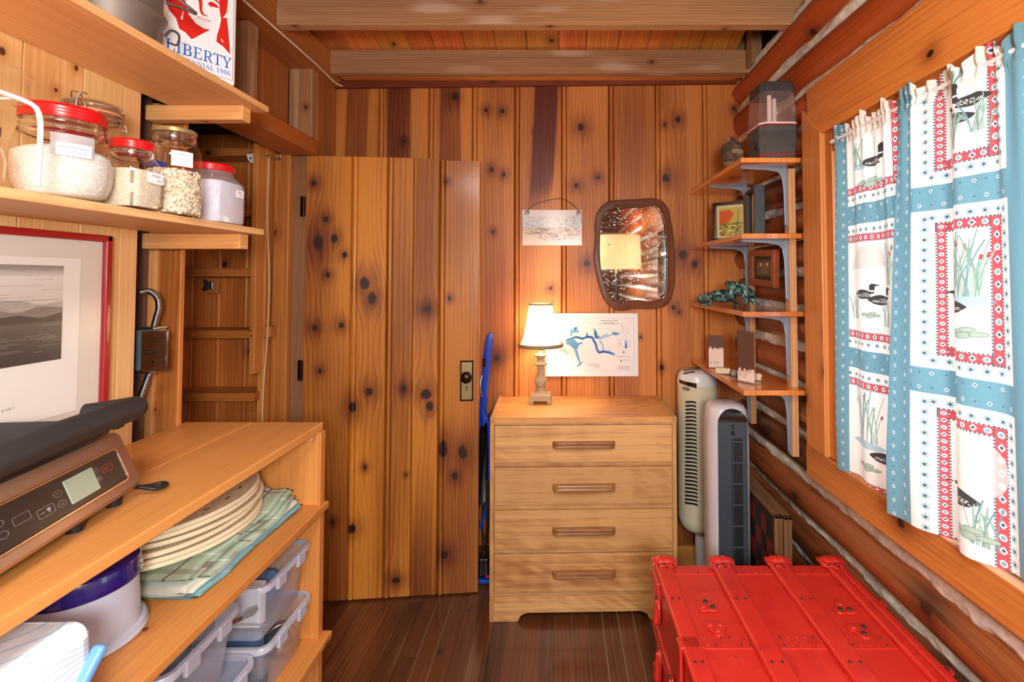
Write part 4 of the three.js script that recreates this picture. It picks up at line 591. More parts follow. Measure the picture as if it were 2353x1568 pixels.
// folded cloths, then the woven mats on top
{
  const plaid = (base, lines) => canvas(256, 256, (c, w, h) => { c.fillStyle = base; c.fillRect(0, 0, w, h); for (const [p, t, col] of lines) { c.fillStyle = col; c.fillRect(p, 0, t, h); c.fillRect(0, p, w, t); } const r = rng(3); for (let i = 0; i < 5000; i++) { c.fillStyle = 'rgba(255,255,255,' + r() * 0.06 + ')'; c.fillRect(r() * w, r() * h, 2, 1); c.fillStyle = 'rgba(0,0,0,' + r() * 0.05 + ')'; c.fillRect(r() * w, r() * h, 1, 2); } });
  const green = plaid('#a9bba4', [[20, 6, '#c4d0bd'], [60, 30, '#8a8378'], [90, 22, '#c3a99c'], [150, 4, '#6e3f4a'], [200, 10, '#d5dcc9']]), teal = plaid('#7fb0b8', [[40, 4, '#9cc6cb'], [160, 6, '#6fa0aa']]), cream = plaid('#ece8dc', [[0, 3, '#dcd6c6']]), sage = plaid('#b3c4ae', [[110, 26, '#9aa88f'], [180, 5, '#7c4a55'], [30, 8, '#d6dfce']]);
  const cloth = (name, label, map, y, th, [x0, x1, d0, d1], lift, s, group) => {
    const g = gridGeo(28, 34, (u, v) => { const fold = u < 0.5 ? 0 : 1, q = fold ? 2 - 2 * u : 2 * u; const x = lerp(x0, x1, q), d = lerp(d0, d1, v); const wave = (noise(d * 26 + s * 3, x * 9) - 0.5) * 0.007 * smooth(0.4, 1, q), up = lift * smooth(0.72, 1, v) * (0.6 + 0.8 * noise(x * 20, s)); return [x + (noise(d * 13, s * 7) - 0.5) * 0.016 * smooth(0.7, 1, q), y + wave + up + (fold ? th : 0), -d + (noise(x * 20, s * 5 + 2) - 0.5) * 0.014 * smooth(0.7, 1, v), x * 5 + s, d * 5]; });
    const o = put(name, g, std({ map, roughness: 0.95 }), scene); tag(o, label, 'placemat', group); return o;
  };
  cloth('cloth_placemat', 'teal folded cloth at the very bottom of the stack of linens', teal, MS + 0.002, 0.007, [-1.13, -0.772, 1.075, 1.49], 0.006, 1);
  cloth('cloth_placemat', 'cream folded cloth just above the teal one in the linen stack', cream, MS + 0.011, 0.006, [-1.13, -0.785, 1.07, 1.485], 0.014, 2);
  cloth('cloth_placemat', 'cream cloth with soft folds under the green plaid placemats', cream, MS + 0.019, 0.005, [-1.13, -0.792, 1.06, 1.475], 0.014, 5);
  cloth('cloth_placemat', 'pale sage striped placemat lying lowest of the green plaid ones', sage, MS + 0.026, 0.004, [-1.12, -0.776, 1.11, 1.47], 0.022, 3);
  cloth('cloth_placemat', 'green and brown plaid placemat in the middle of the linen stack', green, MS + 0.033, 0.004, [-1.12, -0.795, 1.09, 1.48], 0.024, 7);
  cloth('cloth_placemat', 'green plaid placemat with a burgundy stripe directly under the woven mats', sage, MS + 0.04, 0.004, [-1.12, -0.806, 1.07, 1.475], 0.026, 9);
  const strawTex = canvas(512, 512, (c, w, h) => {
    c.fillStyle = '#d2ba8e'; c.fillRect(0, 0, w, h); const r = rng(17);
    for (let k = 0; k < 22; k++) { const R = 8 + k * 11.4, n = Math.max(10, Math.round(R * 0.55)); for (let i = 0; i < n; i++) { const a = (i + (k % 2) * 0.5) / n * 6.283; c.save(); c.translate(256 + Math.cos(a) * R, 256 + Math.sin(a) * R); c.rotate(a + 0.35); const q = 205 + r() * 45; c.fillStyle = 'rgb(' + [q, q * 0.92, q * 0.76].map((v) => v | 0).join() + ')'; c.fillRect(-4.6, -4, 9.2, 7); c.restore(); } }
    for (let i = 0; i < 16; i++) { const a = i / 16 * 6.283; for (const [o, col] of [[0, '#b8232b'], [0.055, '#2e5a3a']]) { c.save(); c.translate(256 + Math.cos(a + o) * 205, 256 + Math.sin(a + o) * 205); c.rotate(a); c.fillStyle = col; c.fillRect(-5, -6, 10, 11); c.restore(); } }
  }, { clamp: true });
  const straw = std({ map: strawTex, bumpMap: strawTex, bumpScale: 0.002, roughness: 0.9 }), rim = std({ color: 0xf1e3c0, roughness: 0.85 });
  const names = ['topmost woven straw mat with red cherry marks on the stack of oval mats', 'second woven straw mat counted from the top of the oval stack', 'third woven straw mat counted from the top of the oval stack', 'fourth woven straw mat counted from the top of the oval stack', 'fifth woven straw mat counted from the top of the oval stack', 'lowest woven straw mat in the oval stack, lying on the green cloth placemats'];
  for (let i = 5; i >= 0; i--) {
    const y = MS + 0.056 + (5 - i) * 0.0135, x = -0.965 - (i % 2) * 0.006 - (5 - i) * 0.0035, d = 1.262 + (i % 3) * 0.008 + (5 - i) * 0.004;
    const t = thing('woven_mat', names[i], 'placemat', [x, y, d], { group: 'oval woven straw mats stacked on the middle shelf' });
    const a = 0.158, b = 0.2, tilt = (px, pd) => (pd - d) * 0.004;
    const g = gridGeo(64, 26, (u, v) => { const q = u * 6.28318, k = v < 0.85 ? v / 0.85 : 1, ex = Math.cos(q) * k, ed = Math.sin(q) * k, X = x + ex * a, D = d + ed * b, yy = v < 0.85 ? 0.0035 + Math.sin(k * 70) * 0.0006 : lerp(0.0035, -0.003, (v - 0.85) / 0.15); return [X, y + yy + tilt(X, D) + (noise(q * 3 + i, k * 4) - 0.5) * 0.0012 * k, -D, 0.5 + ex * 0.5, 0.5 + ed * 0.5]; }, false);
    put('weave', g, straw, t);
    const loop = []; for (let q = 0; q < 48; q++) { const w = q / 48 * 6.28318, X = x + Math.cos(w) * a, D = d + Math.sin(w) * b; loop.push([X, y + 0.0008 + tilt(X, D) + (noise(w * 3 + i, 4) - 0.5) * 0.0012, D]); }
    put('braided_edge', tube(loop, 0.0058, 110, 8, true), rim, t);
  }
}
// ---------------------------------------------------------------- clear bins on the lowest shelf
const LS = 0.3535;
{
  const blue = std({ color: 0x5f86b4, roughness: 0.8 });
  const proto = (name, label, x, y, d) => {
    const t = thing(name, label, 'bin', [x, y, d], { group: 'clear plastic bins on the lowest shelf' });
    const L = (w, l, r, h) => rrect(w, l, r, y + h, x, -d, 5);
    put('bin_shell', loft([L(0.02, 0.01, 0.004, 0.003), L(0.35, 0.185, 0.015, 0.003), L(0.355, 0.19, 0.018, 0.012), L(0.385, 0.215, 0.022, 0.14), L(0.389, 0.219, 0.024, 0.152)], 0.6), M.binPlastic, t);
    put('rim', loft([L(0.388, 0.218, 0.024, 0.15), L(0.405, 0.236, 0.03, 0.151), L(0.41, 0.241, 0.032, 0.147), L(0.41, 0.241, 0.032, 0.136), L(0.404, 0.235, 0.03, 0.135), L(0.4, 0.232, 0.03, 0.144)], 0.6), M.rimPlastic, t);
    for (const s of [-1, 1]) put('latch_tab', bx(x + 0.198, x + 0.209, y + 0.118, y + 0.15, d + s * 0.05 - 0.02, d + s * 0.05 + 0.02, 0.003), M.rimPlastic, t);
    return t;
  };
  proto('storage_bin', 'clear plastic bin by the end panel, lower of the two stacked there', -0.945, LS, 1.385);
  proto('storage_bin', 'clear plastic bin by the end panel, stacked on top of another bin', -0.95, LS + 0.152, 1.385);
  proto('storage_bin', 'clear plastic bin nearer the front of the shelf, lower of its stack', -0.958, LS, 1.135);
  proto('storage_bin', 'clear plastic bin nearer the front of the shelf, upper of its stack', -0.975, LS + 0.152, 1.1);
  const put1 = (name, geo, mat, label, cat) => tag(put(name, geo, mat, scene), label, cat);
  // what shows inside them
  put1('cloth_roll', cyl(0.03, 0.03, 0.2, 0, 0, 0, 20).rotateX(Math.PI / 2).rotateY(0.5).translate(-0.86, LS + 0.05, -1.0), std({ color: 0x41569c, roughness: 0.9 }), 'rolled dark blue cloth inside the nearer lower clear bin', 'cloth');
  put1('paper_packet', bx(-0.92, -0.8, LS + 0.16, LS + 0.27, 1.33, 1.36, 0.003).rotateY(0), M.paper, 'flat white paper packet standing inside the upper bin by the panel', 'packet');
  put1('blue_pouch', bx(-1.1, -0.82, LS + 0.16, LS + 0.245, 1.37, 1.465, 0.02, null, 3), blue, 'slate blue pouch lying inside the upper bin by the panel', 'pouch');
  put1('blue_pouch', bx(-1.1, -0.83, LS + 0.006, LS + 0.1, 1.31, 1.42, 0.02, null, 3), tone(blue, 0.85), 'slate blue pouch lying inside the lower bin by the panel', 'pouch');
  put1('grey_pouch', bx(-1.12, -0.86, LS + 0.16, LS + 0.25, 1.03, 1.17, 0.02, null, 3), std({ color: 0x5a6a7c, roughness: 0.8 }), 'grey pouch lying inside the nearer upper clear bin', 'pouch');
  const o = thing('bottle_opener', 'small white metal can opener standing inside the upper bin', 'opener', [-0.82, LS + 0.165, 1.28]);
  put('blade', extr([[-0.05, 0], [0.03, -0.004], [0.04, 0.006], [0.034, 0.018], [0.01, 0.02], [0.004, 0.012], [-0.012, 0.012], [-0.018, 0.02], [-0.05, 0.02]], 0.003, 0.001).rotateY(0.9).translate(-0.82, LS + 0.215, -1.285), M.steel, o);
  put('rod', tube([[-0.87, LS + 0.21, 1.27], [-0.77, LS + 0.17, 1.33]], 0.002, 2, 8), M.steel, o);
  const s = thing('tea_strainer', 'round shiny metal strainer ball resting inside the lower bin by the panel', 'strainer', [-0.8, LS + 0.065, 1.44]);
  put('bowl', ball(0.042, -0.805, LS + 0.052, 1.44, 1, 1, 1, 28), std({ color: 0xb9b4aa, metalness: 0.9, roughness: 0.25 }), s);
  put('rim', new THREE.TorusGeometry(0.042, 0.002, 8, 40).rotateY(0.6).translate(-0.805, LS + 0.052, -1.44), M.steel, s);
  put1('measuring_cup', lathe(at0([[0, 0.005], [0.026, 0.005], [0.03, 0.06], [0.031, 0.062], [0.028, 0.06], [0.024, 0.01]], LS), -0.79, 0, 1.3, 32), phys({ color: 0x56606c, roughness: 0.3, clearcoat: 0.4 }), 'small grey measuring cup standing inside the lower bin by the panel', 'cup');
}

// ---------------------------------------------------------------- chest of drawers
{
  const DW = 0.8, DD = 0.385, DH = 0.85;
  const t = thing('chest_of_drawers', 'honey maple chest of four drawers with wooden bar pulls against the back wall', 'dresser', [0.1, 0, 2.297], { turn: 0.025 });
  const B = (x0, x1, y0, y1, z0, z1, r, g) => bx(x0, x1, y0, y1, -z0, -z1, r, g), F = DD / 2, W = DW / 2;
  const m = (k = 1) => tone(M.maple, k * 0.9, k * 0.86, k * 0.8);
  for (const s of [-1, 1]) put('side_panel', B(s * W, s * (W - 0.019), 0, DH - 0.002, -F, F - 0.002, 0.002, 'y'), m(0.95), t);
  put('top_panel', toCreasedNormals(grainUV(extr([[-F, 0.828], [F - 0.006, 0.828], [F + 0.003, 0.833], [F + 0.004, 0.841], [F - 0.002, 0.849], [F - 0.012, 0.852], [-F, 0.852]], DW - 0.036).rotateY(-Math.PI / 2).rotateY(Math.PI).translate(-W + 0.018, 0, 0), 'x'), 0.5), tone(M.maple, 0.92, 0.76, 0.58), t);
  for (const s of [-1, 1]) put('top_edge', B(s * W, s * (W - 0.018), 0.828, 0.853, -F, F + 0.002, 0.002, 'z'), m(0.8), t);
  put('back_panel', B(-W + 0.019, W - 0.019, 0.05, 0.83, -F + 0.002, -F + 0.008, 0), m(0.8), t);
  for (const [a, b] of [[0.8195, 0.829], [0.643, 0.66], [0.464, 0.483], [0.2815, 0.296], [0.103, 0.1185]]) put('rail', B(-W + 0.019, W - 0.019, a, b, F - 0.03, F - 0.005, 0.001, 'x'), m(0.88), t);
  for (const [i, [a, b]] of [[0.6605, 0.819], [0.4835, 0.6425], [0.2965, 0.4635], [0.119, 0.281]].entries()) {
    const dr = put('drawer', B(-W + 0.0205, W - 0.0205, a + 0.001, b - 0.001, F - 0.022, F + 0.001, 0.0025, 'x'), m([1.06, 0.86, 0.94, 1.04][i]), t);
    put('drawer_box', B(-W + 0.04, W - 0.04, a + 0.01, b - 0.02, -F + 0.02, F - 0.022, 0), M.raw, dr);
    const y = [0.738, 0.559, 0.378, 0.199][i], pts = []; const hw = 0.134, hd = 0.026;
    pts.push([-hw, 0]); for (let k = 0; k <= 6; k++) { const q = Math.PI / 2 * (1 - k / 6); pts.push([-hw + hd * 0.9 - Math.sin(Math.PI / 2 - q) * 0 - Math.cos(Math.PI / 2 - q) * hd * 0.9, hd * Math.sin(Math.PI / 2 - q)]); }
    for (let k = 0; k <= 6; k++) { const q = Math.PI / 2 * (k / 6); pts.push([hw - hd * 0.9 + Math.sin(q) * hd * 0.9, hd * Math.cos(q)]); }
    const bar = (h, inset) => grainUV(extr(pts.map(([x, z]) => [x * (1 - inset * 2), z * (1 - inset * 4)]), h, 0.003).rotateX(Math.PI / 2), 'x');
    put('drawer_pull', [bar(0.0135, 0).translate(0, y + 0.0145, F + 0.001), bar(0.0135, 0).translate(0, y, F + 0.001), bar(0.006, 0.03).translate(0, y + 0.003, F + 0.001)], tone(M.maple, 0.5, 0.38, 0.28), dr);
  }
  const ap = []; ap.push([-W + 0.019, 0], [-W + 0.118, 0]); for (let k = 0; k <= 6; k++) { const q = k / 6 * Math.PI / 2; ap.push([-W + 0.124 + 0.045 * (1 - Math.cos(q)), 0.004 + 0.031 * Math.sin(q)]); } for (let k = 0; k <= 6; k++) { const q = (1 - k / 6) * Math.PI / 2; ap.push([W - 0.124 - 0.045 * (1 - Math.cos(q)), 0.004 + 0.031 * Math.sin(q)]); } ap.push([W - 0.118, 0], [W - 0.019, 0], [W - 0.019, 0.102], [-W + 0.019, 0.102]);
  put('apron', grainUV(extr(ap, 0.02, 0.001).translate(0, 0, F - 0.022), 'x'), m(1.06), t);
}
// ---------------------------------------------------------------- lit table lamp
{
  const { x, d } = TABLE_LAMP, y = 0.853, t = thing('table_lamp', 'small lit table lamp with a cream fabric shade and weathered base on the chest', 'lamp', [x, y, d]);
  const base = std({ color: 0xd4c6b4, roughness: 0.75, map: canvas(128, 128, (c, w, h) => { c.fillStyle = '#d8cbb8'; c.fillRect(0, 0, w, h); const r = rng(9); for (let i = 0; i < 400; i++) { c.fillStyle = ['rgba(120,100,82,.35)', 'rgba(240,232,220,.4)'][i % 2]; c.fillRect(r() * w, r() * h, 2 + r() * 6, 1 + r() * 3); } }) });
  const sq = (w, h0, h1, r = 0.004) => bx(x - w / 2, x + w / 2, y + h0, y + h1, d - w / 2, d + w / 2, r);
  put('base_plinth', [sq(0.098, 0.018, 0.04), bx(x - 0.052, x - 0.032, y, y + 0.02, d - 0.052, d - 0.032, 0.003), bx(x + 0.032, x + 0.052, y, y + 0.02, d - 0.052, d - 0.032, 0.003), bx(x - 0.052, x - 0.032, y, y + 0.02, d + 0.032, d + 0.052, 0.003), bx(x + 0.032, x + 0.052, y, y + 0.02, d + 0.032, d + 0.052, 0.003), bx(x - 0.045, x + 0.045, y + 0.014, y + 0.022, d - 0.05, d + 0.05, 0.002)], base, t);
  put('column', lathe(at0([[0.046, 0.04], [0.04, 0.046], [0.03, 0.05], [0.022, 0.056], [0.018, 0.064], [0.022, 0.07], [0.022, 0.074]], y), x, 0, d), base, t);
  const flutes = gridGeo(96, 20, (u, v) => { const q = u * 6.28318, prof = [0.019, 0.025, 0.0285, 0.0285, 0.025, 0.02, 0.0165, 0.014, 0.013, 0.0145][Math.min(9, v * 9.99 | 0)], nx = [0.025, 0.0285, 0.0285, 0.025, 0.02, 0.0165, 0.014, 0.013, 0.0145, 0.018][Math.min(9, v * 9.99 | 0)], f = v * 9.99 - (v * 9.99 | 0), r = lerp(prof, nx, f) * (1 + 0.09 * Math.abs(Math.cos(q * 6)) - 0.05); return [x + Math.cos(q) * r, y + 0.074 + v * 0.1, -d + Math.sin(q) * r, u, v]; }, true);
  put('fluted_vase', flutes, base, t);
  put('collar', lathe(at0([[0.014, 0.172], [0.03, 0.178], [0.032, 0.183], [0.028, 0.187], [0.017, 0.192], [0.014, 0.204], [0.018, 0.212], [0.03, 0.219], [0.032, 0.225], [0.026, 0.229], [0.012, 0.232], [0.01, 0.25]], y), x, 0, d), base, t);
  const shadeTex = canvas(512, 256, (c, w, h) => { c.fillStyle = '#fff2de'; c.fillRect(0, 0, w, h); const r = rng(21); for (let i = 0; i < 700; i++) { c.fillStyle = 'rgba(190,140,80,' + r() * 0.22 + ')'; c.fillRect(r() * w, r() * h, 10 + r() * 60, 1); c.fillRect(r() * w, r() * h, 1, 10 + r() * 40); } });
  const cloth = std({ map: shadeTex, roughness: 1 }), sh = phys({ map: shadeTex, transmission: 0.5, thickness: 0, roughness: 1 });
  const sp = [[0.105, 0.27], [0.094, 0.285], [0.083, 0.315], [0.073, 0.36], [0.064, 0.41], [0.055, 0.47]];
  const N = 8, shade = gridGeo(N * 8, sp.length * 4, (u, v) => { const q = u * 6.28318, k = v * (sp.length - 1), i = Math.min(sp.length - 2, k | 0), f = k - i, r = lerp(sp[i][0], sp[i + 1][0], f), seg = (u * N) % 1, dip = 1 - 0.035 * Math.sin(seg * Math.PI); return [x + Math.cos(q) * r * dip, y + lerp(sp[i][1], sp[i + 1][1], f), -d + Math.sin(q) * r * dip, u * 4, v]; }, true);
  const s = put('lamp_shade', shade, sh, t);
  put('trim', new THREE.TorusGeometry(0.1045, 0.0045, 8, 48).rotateX(Math.PI / 2).scale(1, 1.8, 1).translate(x, y + 0.272, -d), std({ color: 0x9a8a7c, roughness: 0.9 }), s);
  put('trim', new THREE.TorusGeometry(0.0555, 0.003, 8, 48).rotateX(Math.PI / 2).scale(1, 1.6, 1).translate(x, y + 0.468, -d), std({ color: 0xbfa88c, roughness: 0.9 }), s);
  for (let k = 0; k < N; k++) { const q = k / N * 6.28318; put('shade_rib', tube(sp.map(([r, h]) => [x + Math.cos(q) * r * 1.005, y + h, d - Math.sin(q) * r * 1.005]), 0.0013, 20, 5), std({ color: 0xc9a878, roughness: 0.9 }), s); }
  put('bulb', ball(0.03, x, y + 0.37, d, 1, 1.25, 1), std({ color: 0xfff0d8, emissive: new THREE.Color(1, 0.8, 0.55), emissiveIntensity: 3 }), t);
  put('socket', cyl(0.012, 0.012, 0.08, x, y + 0.25, d, 16), M.brass, t);
  const L = new THREE.PointLight(new THREE.Color(1, 0.78, 0.5), TABLE_LAMP.power, 0, 2); L.position.set(x, y + 0.37, -d); L.castShadow = true; L.shadow.radius = 2; scene.add(L);
}
// ---------------------------------------------------------------- mirror, painted sign, map on the back wall
{
  const cx = 0.375, cy = 1.567, t = thing('wall_mirror', 'wavy-edged speckled antique mirror in a dark oak frame on the back wall', 'mirror', [cx, cy, 2.46]);
  const out = [[-0.195, 0.093], [-0.195, 0.148], [-0.179, 0.219], [-0.132, 0.266], [-0.061, 0.277], [0.017, 0.281], [0.096, 0.285], [0.143, 0.274], [0.174, 0.238], [0.194, 0.156], [0.206, 0.061], [0.21, -0.064], [0.206, -0.159], [0.19, -0.222], [0.159, -0.261], [0.096, -0.275], [0.009, -0.275], [-0.061, -0.285], [-0.108, -0.273], [-0.152, -0.222], [-0.179, -0.143], [-0.199, -0.033]];
  const inn = [[-0.175, 0.077], [-0.171, 0.148], [-0.152, 0.211], [-0.108, 0.241], [-0.03, 0.244], [0.033, 0.246], [0.096, 0.256], [0.131, 0.238], [0.159, 0.187], [0.171, 0.108], [0.178, -0.002], [0.178, -0.104], [0.171, -0.182], [0.151, -0.226], [0.104, -0.244], [0.017, -0.239], [-0.053, -0.252], [-0.097, -0.245], [-0.132, -0.206], [-0.16, -0.135], [-0.175, -0.033]];
  const mv = (g, z) => g.translate(cx, cy, z);
  put('frame', toCreasedNormals(grainUV(mv(extr(out, 0.034, 0.007, true, inn), -2.488), 'y'), 0.5), varnish(amberTex, { color: 0x8c7450 }), t);
  const speck = (bg, fg, alt) => canvas(512, 700, (c, w, h) => { c.fillStyle = bg; c.fillRect(0, 0, w, h); const r = rng(33); for (let i = 0; i < 900; i++) { const a = r() * w, b = r() * h, q = 0.8 + r() * r() * 5, right = a / w > 0.45 || b / h < 0.25 || b / h > 0.62; const keep = r() < (right ? 1 : 0.12); if (!keep) continue; c.fillStyle = r() < 0.9 ? fg : alt; c.beginPath(); c.arc(a, b, q, 0, 7); c.fill(); } }, { data: bg !== '#ffffff', clamp: true });
  const glassG = planar(new THREE.ShapeGeometry(shapeOf(inn.map(([x, y]) => [x * 1.02, y * 1.02]), true)), -0.2, -0.28, 0.4, 0.56).translate(cx, cy, -2.472);
  put('mirror_glass', glassG, std({ map: speck('#9c9890', '#f2f2f2', '#2a2a2a'), metalnessMap: speck('#0000ff', '#000000', '#000000'), roughnessMap: speck('#000900', '#00ff00', '#00ff00'), metalness: 1, roughness: 1 }), t);
  const bev = new THREE.CatmullRomCurve3(inn.map(([x, y]) => new THREE.Vector3(cx + x * 0.985, cy + y * 0.985, -2.4705)), true);
  put('bevel', new THREE.TubeGeometry(bev, 160, 0.0026, 6, true), std({ color: 0xe8e8e8, metalness: 1, roughness: 0.12 }), t);
}
{
  const t = thing('hanging_sign', 'small painted glass plaque of a misty lakeshore hanging from a thin twisted wire', 'sign', [-0.036, 1.705, 2.48]);
  const tex = canvas(768, 460, (c, w, h) => {
    const r = rng(55); let g = c.createLinearGradient(0, 0, 0, h); g.addColorStop(0, '#dcc9c6'); g.addColorStop(0.45, '#cfd6de'); g.addColorStop(0.55, '#d6bfae'); g.addColorStop(1, '#efdccf'); c.fillStyle = g; c.fillRect(0, 0, w, h);
    g = c.createRadialGradient(w * 0.56, h * 0.35, 10, w * 0.56, h * 0.35, w * 0.3); g.addColorStop(0, 'rgba(255,255,255,1)'); g.addColorStop(1, 'rgba(255,255,255,0)'); c.fillStyle = g; c.fillRect(0, 0, w, h);
    for (let i = 0; i < 900; i++) { const x = r() * w, left = x < w * 0.36, right = x > w * 0.7, y = h * (0.16 + r() * 0.32); if (!left && !right && r() < 0.75) continue; c.fillStyle = ['rgba(70,78,96,.45)', 'rgba(120,140,150,.45)', 'rgba(230,236,244,.6)', 'rgba(60,60,58,.4)'][i % 4]; c.fillRect(x, y, 2 + r() * 3, 4 + r() * 22); }
    for (let i = 0; i < 70; i++) { c.fillStyle = 'rgba(70,70,64,.30)'; c.fillRect(r() * w * 0.4, h * (0.5 + r() * 0.2), 30 + r() * 120, 2 + r() * 4); }
    for (let i = 0; i < 170; i++) { const x = w * (0.25 + r() * 0.7), y = h * (0.5 + r() * 0.34); c.fillStyle = ['rgba(90,82,92,.6)', 'rgba(180,130,110,.5)', 'rgba(240,240,248,.7)', 'rgba(120,120,140,.5)'][i % 4]; c.beginPath(); c.ellipse(x, y, 6 + r() * 34, 2 + r() * 4, 0, 0, 7); c.fill(); }
    c.strokeStyle = '#caa08a'; c.lineWidth = 7; c.setLineDash([6, 4]); c.strokeRect(4, 4, w - 8, h - 8);
  }, { clamp: true });
  put('panel', planar(bx(-0.189, 0.117, 1.613, 1.796, 2.478, 2.482, 0.001), -0.189, 1.613, 0.306, 0.183), phys({ map: tex, roughness: 0.2, clearcoat: 1, clearcoatRoughness: 0.05 }), t);
  put('wire', tube([[-0.163, 1.785, 2.477], [-0.155, 1.8, 2.476], [-0.12, 1.826, 2.476], [-0.05, 1.846, 2.477], [0.0, 1.853, 2.478], [0.03, 1.846, 2.477], [0.07, 1.822, 2.476], [0.092, 1.8, 2.476], [0.1, 1.785, 2.477]], 0.0014, 60, 6), M.bronze, t);
  for (const x of [-0.163, 0.1]) put('wire_curl', tube(Array.from({ length: 16 }, (_, i) => [x + Math.cos(i * 1.1) * (0.003 + i * 0.0007), 1.786 + Math.sin(i * 1.1) * (0.003 + i * 0.0007) - i * 0.0006, 2.474]), 0.001, 60, 5), M.bronze, t);
  put('nail', ball(0.003, 0.0, 1.854, 2.482), M.steel, t);
}
{
  const t = thing('lake_map', 'white printed map sheet of a blue branching lake pinned behind the lamp', 'map', [0.163, 1.11, 2.484]);
  const mapTex = canvas(1024, 700, (c, w, h) => {       // sheet 0.470 x 0.318
    c.fillStyle = '#eef0f5'; c.fillRect(0, 0, w, h); c.strokeStyle = '#7d8090'; c.lineWidth = 1.5; c.strokeRect(58, 52, w - 104, h - 116);
    const X = (x) => (x - 10) / 2150 * w, Y = (y) => (y - 45) / 1475 * h;
    const stroke = (pts, col, lw) => { c.strokeStyle = col; c.lineWidth = lw; c.lineJoin = c.lineCap = 'round'; c.beginPath(); pts.forEach(([x, y], i) => c[i ? 'lineTo' : 'moveTo'](X(x), Y(y))); c.stroke(); };
    const fill = (pts, col) => { c.fillStyle = col; c.beginPath(); pts.forEach(([x, y], i) => c[i ? 'lineTo' : 'moveTo'](X(x) + (noise(i * 3.3, x / 30) - 0.5) * 8, Y(y) + (noise(i * 2.1 + 7, y / 30) - 0.5) * 8)); c.closePath(); c.fill(); };
    const A = '#9ecbe6', B = '#5fa3d6', C = '#2f6fc0', D = '#123f96';
    fill([[480, 690], [560, 640], [680, 640], [760, 740], [850, 720], [900, 740], [790, 800], [760, 880], [700, 900], [640, 860], [580, 790], [510, 770]], B);
    fill([[350, 880], [460, 880], [540, 960], [540, 1040], [440, 1100], [370, 1060]], '#a9d3dc'); fill([[400, 940], [450, 940], [460, 1000], [430, 1060], [400, 1010]], '#eef0f5');
    fill([[690, 900], [740, 900], [800, 1100], [830, 1200], [900, 1170], [830, 1250], [770, 1300], [730, 1270], [800, 1230], [740, 1060]], B);
    fill([[580, 560], [600, 470], [580, 410], [650, 430], [690, 370], [770, 360], [740, 440], [800, 450], [780, 500], [700, 500], [640, 520], [630, 590]], B); fill([[690, 390], [750, 370], [720, 450], [690, 440]], C);
    stroke([[500, 690], [600, 640], [730, 600], [870, 640], [930, 620], [1010, 600], [1100, 610], [1130, 680], [1180, 760], [1210, 900], [1250, 960], [1360, 940], [1480, 960], [1600, 1010]], A, 34); stroke([[1130, 640], [1210, 600], [1300, 640]], A, 30);
    fill([[940, 610], [950, 540], [980, 460], [1000, 540], [1030, 600]], B); fill([[1110, 390], [1200, 450], [1240, 560], [1300, 600], [1180, 620], [1160, 500]], B);
    fill([[1260, 610], [1340, 560], [1440, 520], [1480, 560], [1550, 530], [1580, 470], [1660, 490], [1720, 530], [1640, 570], [1560, 550], [1480, 600], [1380, 620], [1280, 670]], A); fill([[1550, 530], [1590, 480], [1680, 490], [1740, 530], [1640, 570]], B);
    stroke([[520, 680], [620, 640], [730, 600], [870, 640], [930, 620], [1010, 590], [1100, 610], [1130, 680], [1180, 760], [1210, 900], [1250, 960], [1360, 940], [1480, 960], [1580, 1000]], C, 18);
    stroke([[1270, 690], [1340, 780], [1350, 880], [1330, 950]], C, 8); stroke([[1500, 880], [1505, 950]], B, 7); stroke([[1160, 490], [1180, 600], [1240, 620]], D, 16);
    stroke([[720, 600], [800, 615], [880, 650]], D, 15); stroke([[970, 590], [1020, 600], [1090, 610]], D, 17); stroke([[1130, 660], [1180, 780]], D, 8); stroke([[1250, 970], [1370, 950], [1500, 965]], D, 12);
    stroke([[1770, 280], [1830, 430], [1900, 490], [1860, 540], [1910, 620]], '#888', 2.5); stroke([[1200, 420], [1450, 400], [1520, 440], [1780, 460], [1830, 430]], '#999', 1.5); stroke([[1700, 530], [1820, 470]], '#777', 2); stroke([[450, 660], [560, 570]], '#aaa', 1.5); stroke([[180, 1060], [260, 1040], [330, 1110], [340, 1180], [440, 1200], [580, 1080], [640, 1030]], '#aaa', 1.5); stroke([[1490, 770], [1520, 840], [1640, 800]], '#aaa', 1.5);
    c.fillStyle = '#23242c'; c.textAlign = 'center'; c.font = 'bold 13px sans-serif'; c.fillText('KAWAGAMA LAKE FLUSH MAP', X(1490), Y(220) + 4); c.font = 'bold 10px sans-serif'; c.fillText('Estimated Water Depths', X(1490), Y(268) + 3); c.fillText('Public Docking/Marinas & Fire Pump Locations', X(1490), Y(292) + 3);
    c.font = '7px sans-serif'; c.textAlign = 'left'; c.fillStyle = '#555'; c.fillText('Legend', X(1810), Y(645)); ['Boat Launch', 'Fire Pump', 'Marina', 'Public Beach', 'Public Dock', 'Contour Interval', '5 m', '10 m'].forEach((s, i) => { c.fillText(s, X(1700), Y(675 + i * 27)); c.fillText(['0 - 5 m', '5 - 10 m', '10 - 20 m', '20 - 30 m', '30 - 40 m', '40 - 50 m', '50+ m', ''][i], X(1925), Y(685 + i * 29)); });
    [A, '#86bfe0', B, '#3f82c8', C, '#1d4ea4', D].forEach((q, i) => { c.fillStyle = q; c.fillRect(X(1855), Y(665 + i * 29), 22, 13); });
    c.fillStyle = '#23242c'; c.save(); c.translate(X(1825), Y(957)); for (let i = 0; i < 4; i++) { c.rotate(Math.PI / 2); c.beginPath(); c.moveTo(0, -24); c.lineTo(4, 0); c.lineTo(-4, 0); c.fill(); } c.restore(); c.fillRect(X(1660), Y(1055), 150, 2.5); c.fillRect(X(1660), Y(1045), 2, 8); c.fillRect(X(1870), Y(1045), 2, 8);
